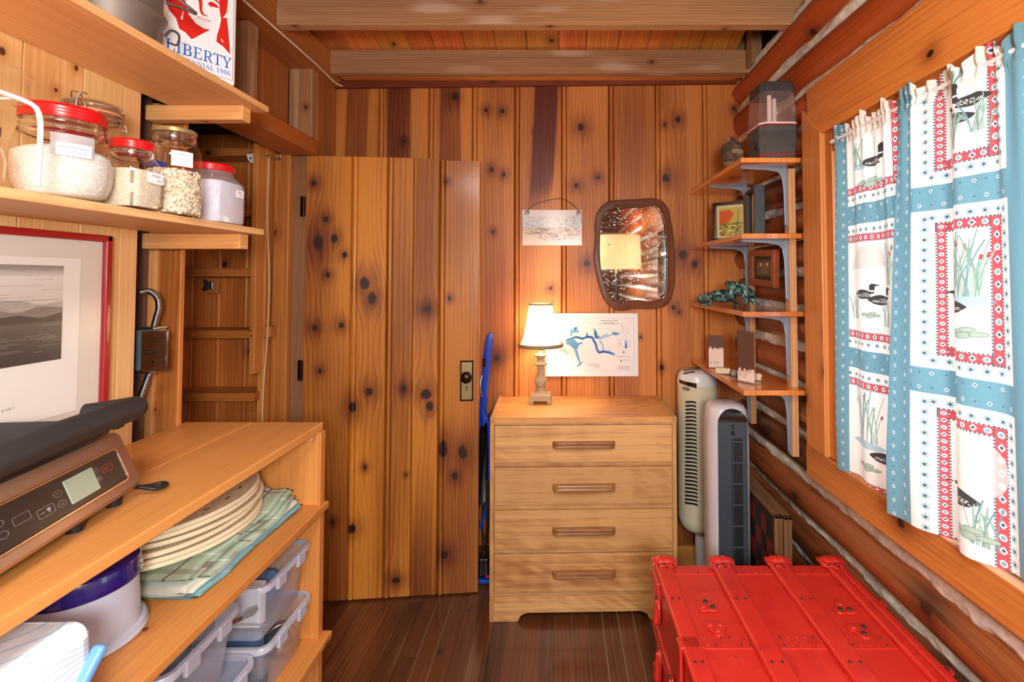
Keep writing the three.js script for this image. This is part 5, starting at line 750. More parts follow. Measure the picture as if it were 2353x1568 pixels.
    c.fillStyle = '#8b7a33'; c.beginPath(); c.moveTo(X(1755), Y(1120)); c.lineTo(X(1800), Y(1185)); c.lineTo(X(1740), Y(1170)); c.fill();
    c.fillStyle = '#77787f'; const lines = (x, y, n, len) => { for (let i = 0; i < n; i++) c.fillRect(X(x), Y(y + i * 18), len * (0.7 + 0.3 * noise(i * 3, x)), 2); }; lines(320, 225, 3, 150); lines(1020, 1225, 4, 150); lines(1130, 1308, 2, 100); lines(1690, 1280, 5, 150); lines(165, 1305, 3, 145); lines(1810, 1130, 2, 75); lines(1890, 390, 1, 34); lines(1920, 480, 1, 30); lines(1045, 280, 1, 32); lines(985, 355, 1, 18);
  }, { clamp: true });
  const sheet = gridGeo(12, 8, (u, v) => [-0.072 + u * 0.47 + (1 - v) * 0.002, 0.951 + v * 0.3175, -2.478 + (noise(u * 3, v * 3) - 0.5) * 0.003, u, v]);
  put('sheet', sheet, std({ map: mapTex, roughness: 0.6 }), t);
  for (const [x, y] of [[0.391, 1.263], [0.391, 0.957], [-0.064, 0.957], [-0.064, 1.262]]) put('pin', ball(0.002, x, y, 2.476, 1, 1, 0.6, 10), M.steel, t);
}
// ---------------------------------------------------------------- blue upright cleaner behind the door
{
  const t = thing('carpet_cleaner', 'blue and black upright carpet cleaner standing between the open door and the chest of drawers', 'vacuum', [-0.35, 0, 2.38]);
  const blue = phys({ color: 0x0b3fb4, roughness: 0.3, clearcoat: 0.5 });
  put('handle', toCreasedNormals(extr([[-0.012, 1.178], [0.008, 1.182], [0.014, 1.172], [0.01, 1.1], [0.002, 1.02], [-0.008, 0.92], [-0.02, 0.78], [-0.025, 0.72], [-0.05, 0.72], [-0.048, 0.82], [-0.042, 0.94], [-0.034, 1.05], [-0.024, 1.14]].map(([x, y]) => [x - 0.335, y]), 0.04, 0.008), 0.6).translate(0, 0, -2.4), blue, t);
  put('grip_panel', bx(-0.37, -0.354, 1.02, 1.06, 2.358, 2.364, 0.002), M.gloss, t);
  put('hose', tube([[-0.372, 0.98, 2.36], [-0.378, 0.93, 2.35], [-0.372, 0.88, 2.35]], 0.004, 20, 8), M.steel, t);
  put('body', toCreasedNormals(extr([[-0.375, 0.74], [-0.345, 0.79], [-0.335, 0.79], [-0.33, 0.74], [-0.325, 0.4], [-0.38, 0.36], [-0.4, 0.5], [-0.39, 0.66]], 0.12, 0.012), 0.6).translate(0, 0, -2.45), M.gloss, t);
  put('side_band', tube([[-0.35, 0.785, 2.34], [-0.338, 0.76, 2.335], [-0.332, 0.7, 2.33], [-0.33, 0.55, 2.33], [-0.335, 0.45, 2.33], [-0.35, 0.34, 2.33], [-0.372, 0.27, 2.33]], 0.007, 50, 10), blue, t);
  put('shoulder', bx(-0.37, -0.33, 0.7, 0.79, 2.33, 2.42, 0.014, null, 3), blue, t);
  for (const s of [0, 1, 2]) put('power_cord', tube([[-0.345 + s * 0.006, 0.5, 2.325], [-0.338 + s * 0.004, 0.38, 2.31], [-0.342, 0.24 - s * 0.03, 2.325], [-0.352, 0.22 - s * 0.03, 2.33], [-0.362, 0.3, 2.335], [-0.356, 0.42, 2.335]], 0.003, 50, 6), M.black, t);
  put('floor_head', bx(-0.46, -0.325, 0.03, 0.13, 2.335, 2.46, 0.02, null, 3), M.gloss, t);
  put('bumper', bx(-0.465, -0.322, 0.012, 0.032, 2.328, 2.46, 0.006), blue, t);
  put('red_mark', bx(-0.345, -0.324, 0.04, 0.05, 2.33, 2.338, 0.002), std({ color: 0xc8283a, roughness: 0.4 }), t);
  put('wheel', cyl(0.02, 0.02, 0.02, 0, 0, 0, 20).rotateZ(Math.PI / 2).translate(-0.33, 0.02, -2.43), M.black, t);
}

// ---------------------------------------------------------------- bracket shelves on the log wall
{
  const strips = [];
  for (const [d, y0, y1, label] of [[1.845, 0.785, 1.862, 'grey wooden upright strip nearer the window carrying the metal shelf brackets'], [2.235, 0.79, 1.862, 'grey wooden upright strip nearer the back wall corner carrying the metal shelf brackets']]) {
    const t = thing('upright_strip', label, 'strip', [0.895, y0, d]);
    put('strip', bx(0.864, 0.89, y0, y1, d - 0.02, d + 0.02, 0.003, 'y'), tone(M.rough, 1.25, 1.25, 1.25), t);
  }
  const bracketMat = std({ color: 0x92a2b6, metalness: 0.35, roughness: 0.4 });
  const rows = [[1.871, 1.889, 'topmost of the four varnished shelves on the log wall, holding the lantern'], [1.592, 1.611, 'second varnished shelf from the top on the log wall, holding the black picture frames'], [1.308, 1.326, 'third varnished shelf from the top on the log wall, holding the green bronze sculpture'], [1.024, 1.043, 'lowest of the four varnished shelves on the log wall, holding the acrylic award plaques']];
  const tones = [[1.15, 1.08, 0.95], [1.0, 0.85, 0.7], [1.05, 0.92, 0.78], [1.05, 0.9, 0.75]];
  rows.forEach(([y0, y1, label], i) => {
    const t = thing('bracket_shelf', label, 'shelf', [0.785, y0, 2.12]);
    put('plank', bx(0.665, 0.9, y0, y1, 1.77, 2.484, 0.002, 'z'), phys({ map: amberTex, color: new THREE.Color(...tones[i]).multiplyScalar(1.1), roughness: 0.35, clearcoat: 0.9, clearcoatRoughness: 0.12 }), t);
    for (const d of [1.845, 2.235]) {
      const b = thing('shelf_bracket', ['grey metal bracket under the topmost log wall shelf', 'grey metal bracket under the second log wall shelf', 'grey metal bracket under the third log wall shelf', 'grey metal bracket under the lowest log wall shelf'][i] + (d < 2 ? ', on the upright nearer the window' : ', on the upright nearer the corner'), 'bracket', [0.862, y0 - 0.002, d]);
      const yb = y0 - 0.0005, x0 = 0.8635;
      const web = [[x0 - 0.003, yb - 0.003], [x0 - 0.17, yb - 0.003], [x0 - 0.17, yb - 0.006], [x0 - 0.07, yb - 0.012], [x0 - 0.03, yb - 0.02], [x0 - 0.018, yb - 0.034], [x0 - 0.011, yb - 0.08], [x0 - 0.007, yb - 0.222], [x0 - 0.003, yb - 0.222]];
      put('arm', [bx(x0 - 0.175, x0, yb - 0.004, yb, d - 0.0125, d + 0.0125, 0.001), bx(x0 - 0.004, x0, yb - 0.23, yb, d - 0.0125, d + 0.0125, 0.001), extr(web, 0.006, 0.001).translate(0, 0, -d - 0.003)], bracketMat, b);
      for (const [x, y, h] of [[x0 - 0.16, yb - 0.005, 1], [x0 - 0.04, yb - 0.005, 1], [x0 - 0.005, yb - 0.03, 0], [x0 - 0.005, yb - 0.215, 0]]) put('screw', ball(0.0035, x, y, d + (h ? 0.008 : 0.008), h ? 1 : 0.6, h ? 0.6 : 1, 1, 10), M.steel, b);
    }
  });
}
// lantern on the top shelf
{
  const x = 0.822, y = 1.8895, d = 1.87, t = thing('camping_lantern', 'dark grey battery lantern with a clear window and two white tubes on the top shelf', 'lantern', [x, y, d]);
  const oct = (s, h, k = 0.3) => { const w = s, c = s * k, p = [[-w + c, -w], [w - c * 0.5, -w], [w, -w + c * 0.5], [w, w - c * 0.5], [w - c * 0.5, w], [-w + c * 0.5, w], [-w, w - c * 0.5], [-w, -w + c]]; return p.map(([a, b]) => [x + a, y + h, -d - b]); };
  const G = (rings) => toCreasedNormals(loft(rings.map(([s, h]) => oct(s, h))), 0.5);
  put('base', G([[0.001, 0.0], [0.064, 0.0], [0.066, 0.006], [0.068, 0.05], [0.0705, 0.054], [0.071, 0.09], [0.069, 0.094], [0.071, 0.098], [0.069, 0.102], [0.071, 0.106], [0.069, 0.11], [0.07, 0.114], [0.07, 0.13], [0.001, 0.13]]), std({ color: 0x4c4a48, roughness: 0.6 }), t);
  for (const h of [0.018, 0.131]) put('red_stripe', G([[0.0715 - (h < 0.1 ? 0.004 : 0), h], [0.0715 - (h < 0.1 ? 0.004 : 0), h + 0.004]]), std({ color: 0xc01822, roughness: 0.4 }), t);
  put('white_stripe', G([[0.07, 0.135], [0.0705, 0.139], [0.069, 0.142]]), M.white, t);
  put('clear_window', G([[0.069, 0.141], [0.068, 0.2], [0.062, 0.262]]), phys({ color: 0xf4e6e2, transmission: 0.9, thickness: 0, roughness: 0.04 }), t);
  put('reflector', bx(x - 0.05, x + 0.05, y + 0.14, y + 0.15, d - 0.05, d + 0.05, 0.004), M.white, t);
  for (const dx of [-0.022, 0.012]) put('light_tube', cyl(0.0085, 0.0085, 0.108, x + dx, y + 0.145, d - 0.01 + dx, 16), std({ color: 0xf4f2f8, roughness: 0.4 }), t);
  put('cap', G([[0.001, 0.26], [0.063, 0.26], [0.064, 0.268], [0.06, 0.296], [0.056, 0.3], [0.001, 0.302]]), std({ color: 0x3a3938, roughness: 0.6 }), t);
  put('clip', bx(x - 0.078, x - 0.068, y + 0.045, y + 0.066, d - 0.045, d - 0.03, 0.003), M.black, t);
}
{ // driftwood chunk
  const t = thing('wood_chunk', 'weathered chunk of bark-covered wood standing behind the lantern on the top shelf', 'wood', [0.74, 1.8895, 2.06]);
  const tex = canvas(256, 256, (c, w, h) => { const id = c.createImageData(w, h); for (let i = 0; i < w * h; i++) { const a = i % w, b = (i / w) | 0, n = noise(a / 22, b / 50) * 0.5 + noise(a / 7, b / 14) * 0.5, m = noise(a / 60 + 3, b / 40) > 0.5 ? 1 : 0.62; id.data[i * 4] = (96 + n * 110) * m; id.data[i * 4 + 1] = (76 + n * 92) * m; id.data[i * 4 + 2] = (58 + n * 76) * m; id.data[i * 4 + 3] = 255; } c.putImageData(id, 0, 0); });
  put('chunk', gridGeo(28, 22, (u, v) => { const q = u * 6.28318, pr = [0.034, 0.03, 0.04, 0.052, 0.05, 0.048, 0.04, 0.018, 0.0]; const k = v * 7.99, i = k | 0, r = lerp(pr[i], pr[i + 1], k - i) * (0.8 + 0.4 * noise(Math.cos(q) * 1.6 + 5, v * 3 + Math.sin(q) * 1.6)) + (noise(q * 4, v * 16) - 0.5) * 0.006; return [0.742 + Math.cos(q) * r - v * 0.008, 1.8895 + v * 0.165 + Math.cos(q + 2) * r * 0.25 * smooth(0.7, 1, v), -2.06 + Math.sin(q) * r, u, v]; }, true), std({ map: tex, bumpMap: tex, bumpScale: 0.004, roughness: 0.95 }), t);
}
// frames on the second shelf and on the logs
const frameOf = (t, w, h, fw, dep, mat, artMat, back) => {   // own axes: x, y in the picture, z out of it, base at y = 0
  put('frame', extr([[-w / 2, 0], [w / 2, 0], [w / 2, h], [-w / 2, h]], dep, 0.002, false, [[-w / 2 + fw, fw], [w / 2 - fw, fw], [w / 2 - fw, h - fw], [-w / 2 + fw, h - fw]]), mat, t);
  put('mount', extr([[-w / 2 + fw * 0.9, fw * 0.9], [w / 2 - fw * 0.9, fw * 0.9], [w / 2 - fw * 0.9, h - fw * 0.9], [-w / 2 + fw * 0.9, h - fw * 0.9]], dep * 0.4).translate(0, 0, 0.001), back || std({ color: 0xd8c49a, roughness: 0.8 }), t);
  const m = fw + (w * 0.07); put('picture', planar(new THREE.PlaneGeometry(w - 2 * m, h - 2 * m).translate(0, h / 2, dep * 0.42 + 0.002), -w / 2 + m, m, w - 2 * m, h - 2 * m), artMat, t);
};
{
  const art = canvas(200, 260, (c, w, h) => { c.fillStyle = '#b8a44a'; c.fillRect(0, 0, w, h); c.fillStyle = '#c4531e'; c.beginPath(); c.moveTo(0, 30); c.lineTo(90, 20); c.lineTo(130, 60); c.lineTo(70, 160); c.lineTo(0, 160); c.fill(); const r = rng(4); for (let i = 0; i < 160; i++) { c.fillStyle = ['#5d6b34', '#8f8a3c', '#b0742c', '#3f4a2a', '#d0c07a'][i % 5]; c.beginPath(); c.ellipse(r() * w, h * 0.55 + r() * h * 0.45, 5 + r() * 22, 2 + r() * 5, r() - 0.5, 0, 7); c.fill(); } c.strokeStyle = '#3c3a20'; c.lineWidth = 5; c.beginPath(); c.moveTo(165, 30); c.lineTo(160, 150); c.stroke(); }, { clamp: true });
  const t = thing('picture_frame', 'black framed small autumn landscape picture on the second shelf, further from the window', 'picture', [0.775, 1.6115, 2.18], { turn: -0.62 });
  frameOf(t, 0.15, 0.175, 0.014, 0.04, M.gloss, std({ map: art, roughness: 0.4 }));
  const t2 = thing('picture_frame', 'black framed picture turned nearly edge-on to the room on the second shelf, nearer the window', 'picture', [0.815, 1.6115, 1.97], { turn: -1.75 });
  frameOf(t2, 0.17, 0.2, 0.014, 0.04, std({ color: 0x22262c, roughness: 0.5 }), std({ color: 0xd9cf9c, roughness: 0.5 }));
  const photo = canvas(160, 200, (c, w, h) => { c.fillStyle = '#56402f'; c.fillRect(0, 0, w, h); const r = rng(14); c.strokeStyle = '#c8a888'; for (let i = 0; i < 26; i++) { c.lineWidth = 2 + r() * 4; c.globalAlpha = 0.3 + r() * 0.4; const x = 20 + r() * 120, y = 60 + r() * 120; c.beginPath(); c.moveTo(x, y); c.lineTo(x + (r() - 0.5) * 40, y - 20 - r() * 40); c.stroke(); } c.globalAlpha = 1; c.fillStyle = '#d9b79a'; c.beginPath(); c.ellipse(52, 60, 9, 24, 0.1, 0, 7); c.ellipse(118, 52, 9, 22, -0.1, 0, 7); c.fill(); }, { clamp: true });
  const t3 = thing('picture_frame', 'small brown wooden frame hung on the logs between the two shelf uprights', 'picture', [0.86, 1.414, 2.03], { turn: -1.5 });
  frameOf(t3, 0.215, 0.152, 0.028, 0.022, varnish(amberTex, { color: 0xb98a62 }), std({ map: photo, roughness: 0.4 }), std({ color: 0x3a2a20, roughness: 0.8 }));
  t3.rotation.order = 'YXZ'; t3.rotation.z = -0.05;
}
{ // bronze sculpture
  const pat = canvas(256, 256, (c, w, h) => { const id = c.createImageData(w, h); for (let i = 0; i < w * h; i++) { const a = i % w, b = (i / w) | 0, n = noise(a / 18, b / 18) * 0.6 + noise(a / 5, b / 5) * 0.4, m = smooth(0.42, 0.68, n); id.data[i * 4] = lerp(44, 112, m); id.data[i * 4 + 1] = lerp(50, 168, m); id.data[i * 4 + 2] = lerp(48, 162, m); id.data[i * 4 + 3] = 255; } c.putImageData(id, 0, 0); });
  const mat = std({ map: pat, metalness: 0.35, roughness: 0.55 });
  const t = thing('bronze_sculpture', 'verdigris bronze sculpture of two crawling turtles on the third log wall shelf', 'sculpture', [0.72, 1.3265, 2.1]);
  const y = 1.3315, tri = (g) => { const p = g.attributes.position, uv = g.attributes.uv; for (let i = 0; i < p.count; i++) uv.setXY(i, p.getX(i) * 9 + p.getZ(i) * 3, p.getY(i) * 9 + p.getZ(i) * 6); return g; };
  const seg = (a, b, r0, r1) => [a[0], a[1], -a[2], b[0], b[1], -b[2], r0, r1];
  put('turtle', tri(blob([seg([0.66, y + 0.034, 2.12], [0.735, y + 0.038, 2.1], 0.02, 0.026), seg([0.69, y + 0.036, 2.14], [0.7, y + 0.036, 2.08], 0.02, 0.02), seg([0.65, y + 0.034, 2.125], [0.622, y + 0.028, 2.14], 0.012, 0.011), seg([0.622, y + 0.028, 2.14], [0.615, y + 0.018, 2.14], 0.01, 0.008), seg([0.66, y + 0.028, 2.08], [0.628, y + 0.008, 2.06], 0.009, 0.006), seg([0.628, y + 0.008, 2.06], [0.6, y + 0.006, 2.07], 0.007, 0.006), seg([0.66, y + 0.028, 2.16], [0.63, y + 0.006, 2.18], 0.009, 0.006), seg([0.74, y + 0.03, 2.08], [0.74, y + 0.006, 2.05], 0.009, 0.006), seg([0.74, y + 0.006, 2.05], [0.725, y + 0.004, 2.03], 0.007, 0.006)], 52, 0.006)), mat, t);
  put('turtle', tri(blob([seg([0.735, y + 0.078, 2.06], [0.785, y + 0.05, 2.02], 0.022, 0.024), seg([0.745, y + 0.074, 2.08], [0.765, y + 0.056, 2.0], 0.018, 0.02), seg([0.728, y + 0.086, 2.07], [0.715, y + 0.094, 2.08], 0.012, 0.01), seg([0.79, y + 0.04, 2.02], [0.8, y + 0.01, 2.0], 0.009, 0.006), seg([0.75, y + 0.05, 2.0], [0.765, y + 0.008, 1.98], 0.009, 0.006), seg([0.72, y + 0.06, 2.05], [0.71, y + 0.04, 2.04], 0.009, 0.008), seg([0.79, y + 0.045, 2.05], [0.8, y + 0.008, 2.07], 0.009, 0.006)], 52, 0.006)), mat, t);
  put('shell', tri(new THREE.SphereGeometry(1, 28, 16).scale(0.05, 0.017, 0.036).rotateZ(0.04).rotateY(0.3).translate(0.698, y + 0.05, -2.105)), mat, t); put('shell', tri(new THREE.SphereGeometry(1, 28, 16).scale(0.046, 0.016, 0.036).rotateZ(-0.62).rotateY(0.5).translate(0.762, y + 0.073, -2.035)), mat, t);
}
{ // acrylic plaques and stones on the lowest shelf
  const card = (y1, txt) => canvas(200, 380, (c, w, h) => { c.fillStyle = '#5b3d2f'; c.fillRect(0, 0, w, h); const y = h * y1; c.fillStyle = '#e6cfc2'; c.fillRect(0, y, w, h - y); const r = rng(31); for (let i = 0; i < 40; i++) { c.fillStyle = '#e6cfc2'; c.fillRect(r() * w, y - r() * 24, 3 + r() * 12, 26); } c.fillStyle = '#3a302c'; c.font = '15px sans-serif'; txt.forEach((s, i) => c.fillText(s, 60, h - 66 + i * 20)); c.lineWidth = 3; c.strokeStyle = '#3a302c'; c.beginPath(); c.ellipse(28, h - 56, 11, 20, 0, 0, 7); c.stroke(); }, { clamp: true });
  for (const [x, d, w, h, a, y1, txt, label] of [[0.705, 2.2, 0.075, 0.148, -0.5, 0.42, ['WHITE PINE', 'Award 1995'], 'shorter clear acrylic plaque with a pale card behind stones on the lowest bracket shelf'], [0.728, 1.905, 0.085, 0.2, -0.95, 0.8, ['RECOGNITION', 'AWARD', '1998'], 'taller clear acrylic plaque with a dark card at the front of the lowest bracket shelf']]) {
    const t = thing('acrylic_plaque', label, 'plaque', [x, 1.0432, d], { turn: a });
    put('slab', bx(-w / 2, w / 2, 0.004, h, -0.004, 0.004, 0.001), M.acrylic, t);
    put('foot', bx(-w / 2 - 0.008, w / 2 + 0.008, 0, 0.005, -0.028, 0.028, 0.001), M.acrylic, t);
    put('card', new THREE.PlaneGeometry(w * 0.86, h * 0.96).translate(0, h * 0.5, 0.0046), std({ map: card(y1, txt), roughness: 0.5 }), t);
  }
  const stone = (x, d, l, hh, w, turn, s) => { const g = new RoundedBoxGeometry(l, hh, w, 5, Math.min(hh, w) * 0.35), p = g.attributes.position; for (let i = 0; i < p.count; i++) { const n = (noise(p.getX(i) * 70 + s, p.getY(i) * 90 + p.getZ(i) * 50) - 0.5) * 0.006; p.setXYZ(i, p.getX(i) + n, p.getY(i) + n, p.getZ(i) + n); } g.deleteAttribute('normal'); return grainUV(mergeSmooth(g), 'x', 0, 0, 0.1, 0.1).rotateY(turn).translate(x, 1.0432 + hh / 2 + 0.002, -d); };
  const stoneTex = (a, b) => canvas(256, 256, (c, w, h) => { c.fillStyle = a; c.fillRect(0, 0, w, h); const r = rng(23); for (let i = 0; i < 700; i++) { c.fillStyle = b[i % b.length]; c.globalAlpha = 0.5; c.beginPath(); c.arc(r() * w, r() * h, 1 + r() * 5, 0, 7); c.fill(); } });
  const pale = std({ map: stoneTex('#e0cdb0', ['#efe2cc', '#c9ad86', '#d8bf98']), roughness: 0.9 }), grey = std({ map: stoneTex('#8f8a84', ['#6f6a66', '#b5b0aa', '#585350']), roughness: 0.9 });
  tag(put('stone', stone(0.69, 2.07, 0.062, 0.024, 0.03, -0.35, 1), pale, scene), 'long cream stone lying in front of the shorter acrylic plaque', 'stone');
  tag(put('stone', stone(0.735, 2.02, 0.05, 0.026, 0.03, -0.5, 5), grey, scene), 'speckled grey stone lying between the two acrylic plaques', 'stone');
  tag(put('stone', stone(0.775, 1.93, 0.04, 0.028, 0.03, -0.3, 9), pale, scene), 'small cream stone lying behind the taller acrylic plaque', 'stone');
}
// ---------------------------------------------------------------- tower fans
{
  const x = 0.66, d = 2.35, W = 0.186, t = thing('tower_fan', 'tall beige tower fan with wavy black louvres beneath the bracket shelves', 'fan', [x, 0, d]);
  const beige = phys({ color: 0xcfc9ae, roughness: 0.4, clearcoat: 0.2 }), cap = phys({ color: 0xd8d8d8, roughness: 0.3, clearcoat: 0.3 });
  const el = (w, l, y, n = 40, dx = 0) => Array.from({ length: n }, (_, i) => { const a = -i / n * 6.28318; return [x + dx + Math.cos(a) * w / 2, y, -d + Math.sin(a) * l / 2]; });
  put('housing', loft([el(0.02, 0.02, 0.262), el(W * 0.7, 0.13, 0.264), el(W * 0.9, 0.16, 0.285), el(W, 0.175, 0.32), el(W, 0.175, 0.945), el(W * 0.99, 0.174, 0.95)]), beige, t);
  put('top_cap', loft([el(W * 1.002, 0.176, 0.945), el(W, 0.176, 0.965), el(W * 0.93, 0.165, 0.99), el(W * 0.8, 0.14, 1.004), el(W * 0.4, 0.07, 1.01), el(0.004, 0.004, 1.011)]), cap, t);
  const surf = (px, off = 0.001) => { const k = clamp(px / (W / 2), -0.985, 0.985); return [x + k * (W / 2 + off), d - Math.sqrt(1 - k * k) * (0.0875 + off)]; };
  const patch = (x0, x1, f0, f1, off) => gridGeo(12, 2, (u, v) => { const px = lerp(x0, x1, u), [X, D] = surf(px, off); return [X, lerp(f0(u), f1(u), v), -D, u, v]; });
  put('control_window', patch(-0.09, -0.026, (u) => 0.951 - u * 0.012, (u) => 0.967 - u * 0.006, 0.0015), M.gloss, t);
  put('badge', patch(-0.083, -0.052, (u) => 0.931 - 0.009 * Math.sqrt(Math.max(0, 1 - (2 * u - 1) ** 2)), (u) => 0.931 + 0.009 * Math.sqrt(Math.max(0, 1 - (2 * u - 1) ** 2)), 0.001), std({ map: canvas(128, 80, (c, w, h) => { c.fillStyle = '#4b4a52'; c.fillRect(0, 0, w, h); c.strokeStyle = '#c9c4b8'; c.lineWidth = 4; c.beginPath(); c.ellipse(64, 40, 52, 26, 0, 0, 7); c.stroke(); c.fillStyle = '#e2dccc'; c.font = 'italic 24px serif'; c.fillText('Bionaire', 22, 48); }, { clamp: true }), roughness: 0.4 }), t);
  for (let i = 0; i < 3; i++) put('top_vent', gridGeo(8, 1, (u, v) => { const w = [0.05, 0.075, 0.055][i]; const xx = x - 0.03 + (i - 1) * 0.02 + (u - 0.5) * w, zz = -d + 0.045 - i * 0.036 + (v - 0.5) * 0.012 + u * 0.006, e = Math.hypot((xx - x) / (W / 2), (zz + d) / 0.085); return [xx, 1.0125 - Math.max(0, e - 0.35) ** 2 * 0.04, zz, u, v]; }), M.char, t);
  for (let i = 0; i < 28; i++) { const y = 0.872 - i * 0.0172, l = i * 0.0002; put('louvre_slot', patch(-0.07 - l, -0.028 + l * 0.5, (u) => y + Math.sin(u * 4.4 - 1.2) * 0.003 - 0.0048, (u) => y + Math.sin(u * 4.4 - 1.2) * 0.003 + 0.0048, 0.0012), M.black, t); }
  put('pole', cyl(0.028, 0.028, 0.24, x + 0.012, 0.03, d, 28), cap, t);
  put('base', lathe([[0, 0.001], [0.13, 0.001], [0.135, 0.01], [0.12, 0.022], [0.04, 0.034], [0, 0.036]], x + 0.012, 0, d, 48), cap, t);
}
{
  const x = 0.673, d = 1.99, W = 0.164, t = thing('tower_fan', 'silver tower fan with a dark blue-grey grille standing in front of the beige one', 'fan', [x, 0, d]);
  const silver = phys({ color: 0xcfcdd2, roughness: 0.35, clearcoat: 0.4 }), slate = std({ color: 0x3b4650, roughness: 0.45 });
  const R = (w, l, y, n) => rrect(w, l, Math.min(w, l) * 0.36, y, x, -d, 5);
  put('housing', loft([R(0.02, 0.02, 0.06), R(W * 0.98, 0.15, 0.061), R(W, 0.155, 0.1), R(W, 0.155, 0.8), R(W * 0.96, 0.152, 0.88), R(W * 0.9, 0.14, 0.925), R(W * 0.78, 0.12, 0.942), R(W * 0.5, 0.07, 0.948), R(0.01, 0.01, 0.949)], 0.9), silver, t);
  const F = -d + 0.0775;
  put('front_panel', extr([[-0.058, 0.07], [0.058, 0.07], [0.056, 0.885], [0.05, 0.89], [-0.05, 0.89], [-0.057, 0.885]].map(([a, b]) => [x + a, b]), 0.006, 0.002).translate(0, 0, F - 0.001), slate, t);
  for (let i = 0; i < 6; i++) put('panel_rib', bx(x - 0.052 + i * 0.0098, x - 0.0492 + i * 0.0098, 0.075, 0.875, d - 0.0845, d - 0.081, 0.001), tone(slate, 1.25), t);
  put('panel_rib', bx(x + 0.05, x + 0.0525, 0.075, 0.875, d - 0.0845, d - 0.081, 0.001), tone(slate, 1.25), t);
  const dome = []; for (let i = 0; i <= 14; i++) { const a = Math.PI * i / 14; dome.push([x + Math.cos(a) * 0.057, 0.892 + Math.sin(a) * 0.05]); }
  put('control_dome', gridGeo(16, 8, (u, v) => { const a = Math.PI * u, X = Math.cos(a) * 0.057 * (1 - v), Y = Math.sin(a) * 0.05 * (1 - v); const b = smooth(0.0, 0.05, Y); return [x + X, 0.888 + Y, F + 0.005 - b * b * 0.004 - Math.max(0, Y - 0.03) * 0.35, u, v]; }), M.gloss, t);
  put('slot_recess', bx(x - 0.006, x + 0.036, 0.075, 0.828, d - 0.0838, d - 0.079, 0.001), M.black, t);
  for (let i = 0; i < 10; i++) put('grille_bar', bx(x - 0.006, x + 0.036, 0.09 + i * 0.0802, 0.0945 + i * 0.0802, d - 0.0868, d - 0.082, 0.0015), tone(slate, 1.3), t);
  for (let i = 0; i < 4; i++) put('grille_fin', bx(x + 0.001 + i * 0.0098, x + 0.003 + i * 0.0098, 0.078, 0.826, d - 0.086, d - 0.082, 0.0008), tone(slate, 0.8), t);
  for (const y of [0.84, 0.865]) put('indicator', bx(x - 0.006, x + 0.005, y, y + 0.016, d - 0.0865, d - 0.083, 0.001), M.gloss, t);
  put('base', loft([R(0.02, 0.02, 0.001), R(0.17, 0.2, 0.001), R(0.17, 0.2, 0.02), R(0.16, 0.165, 0.05), R(0.15, 0.14, 0.062)], 0.6), slate, t);
}
// folded checkerboards against the logs
{
  const chk = canvas(256, 256, (c, w, h) => { c.fillStyle = '#2a1611'; c.fillRect(0, 0, w, h); for (let i = 0; i < 8; i++) for (let j = 0; j < 8; j++) { c.fillStyle = (i + j) % 2 ? '#6f1d14' : '#1d1210'; c.fillRect(14 + i * 28.5, 14 + j * 28.5, 28.5, 28.5); } const r = rng(2); for (let i = 0; i < 300; i++) { c.fillStyle = 'rgba(190,150,110,.12)'; c.fillRect(r() * w, r() * h, r() * 14, 1); } });
  const edge = tone(M.rough, 0.38, 0.32, 0.27);
  const labels = ['worn red and black checkerboard leaning outermost against the log wall beside the silver fan', 'worn wooden game board standing between the checkerboard and the logs', 'worn wooden game board third from the room in the leaning stack', 'worn wooden game board leaning directly on the logs at the back of the stack'];
  for (let i = 0; i < 4; i++) {
    const x = 0.762 + i * 0.0165, d0 = 1.75 + (i % 2) * 0.004, y1 = 0.608 - i * 0.002, t = thing('game_board', labels[i], 'game board', [x, 0, 1.97], { group: 'stack of old game boards beside the fan' });
    put('panel', planar(bx(x + 0.001, x + 0.012, 0.004, y1 - 0.004, d0 + 0.004, 2.19, 0.001), 1.75, 0, 0.45, 0.6, 2, 1), std({ map: chk, roughness: 0.6 }), t);
    for (const q of [[0, 0.012, d0, 2.195], [y1 - 0.012, y1, d0, 2.195]]) put('edge_strip', bx(x, x + 0.0135, q[0], q[1], q[2], q[3], 0.002, 'z'), edge, t);
    for (const q of [d0, 2.183]) put('edge_strip', bx(x, x + 0.0135, 0, y1, q, q + 0.012, 0.002, 'y'), edge, t);
  }
}

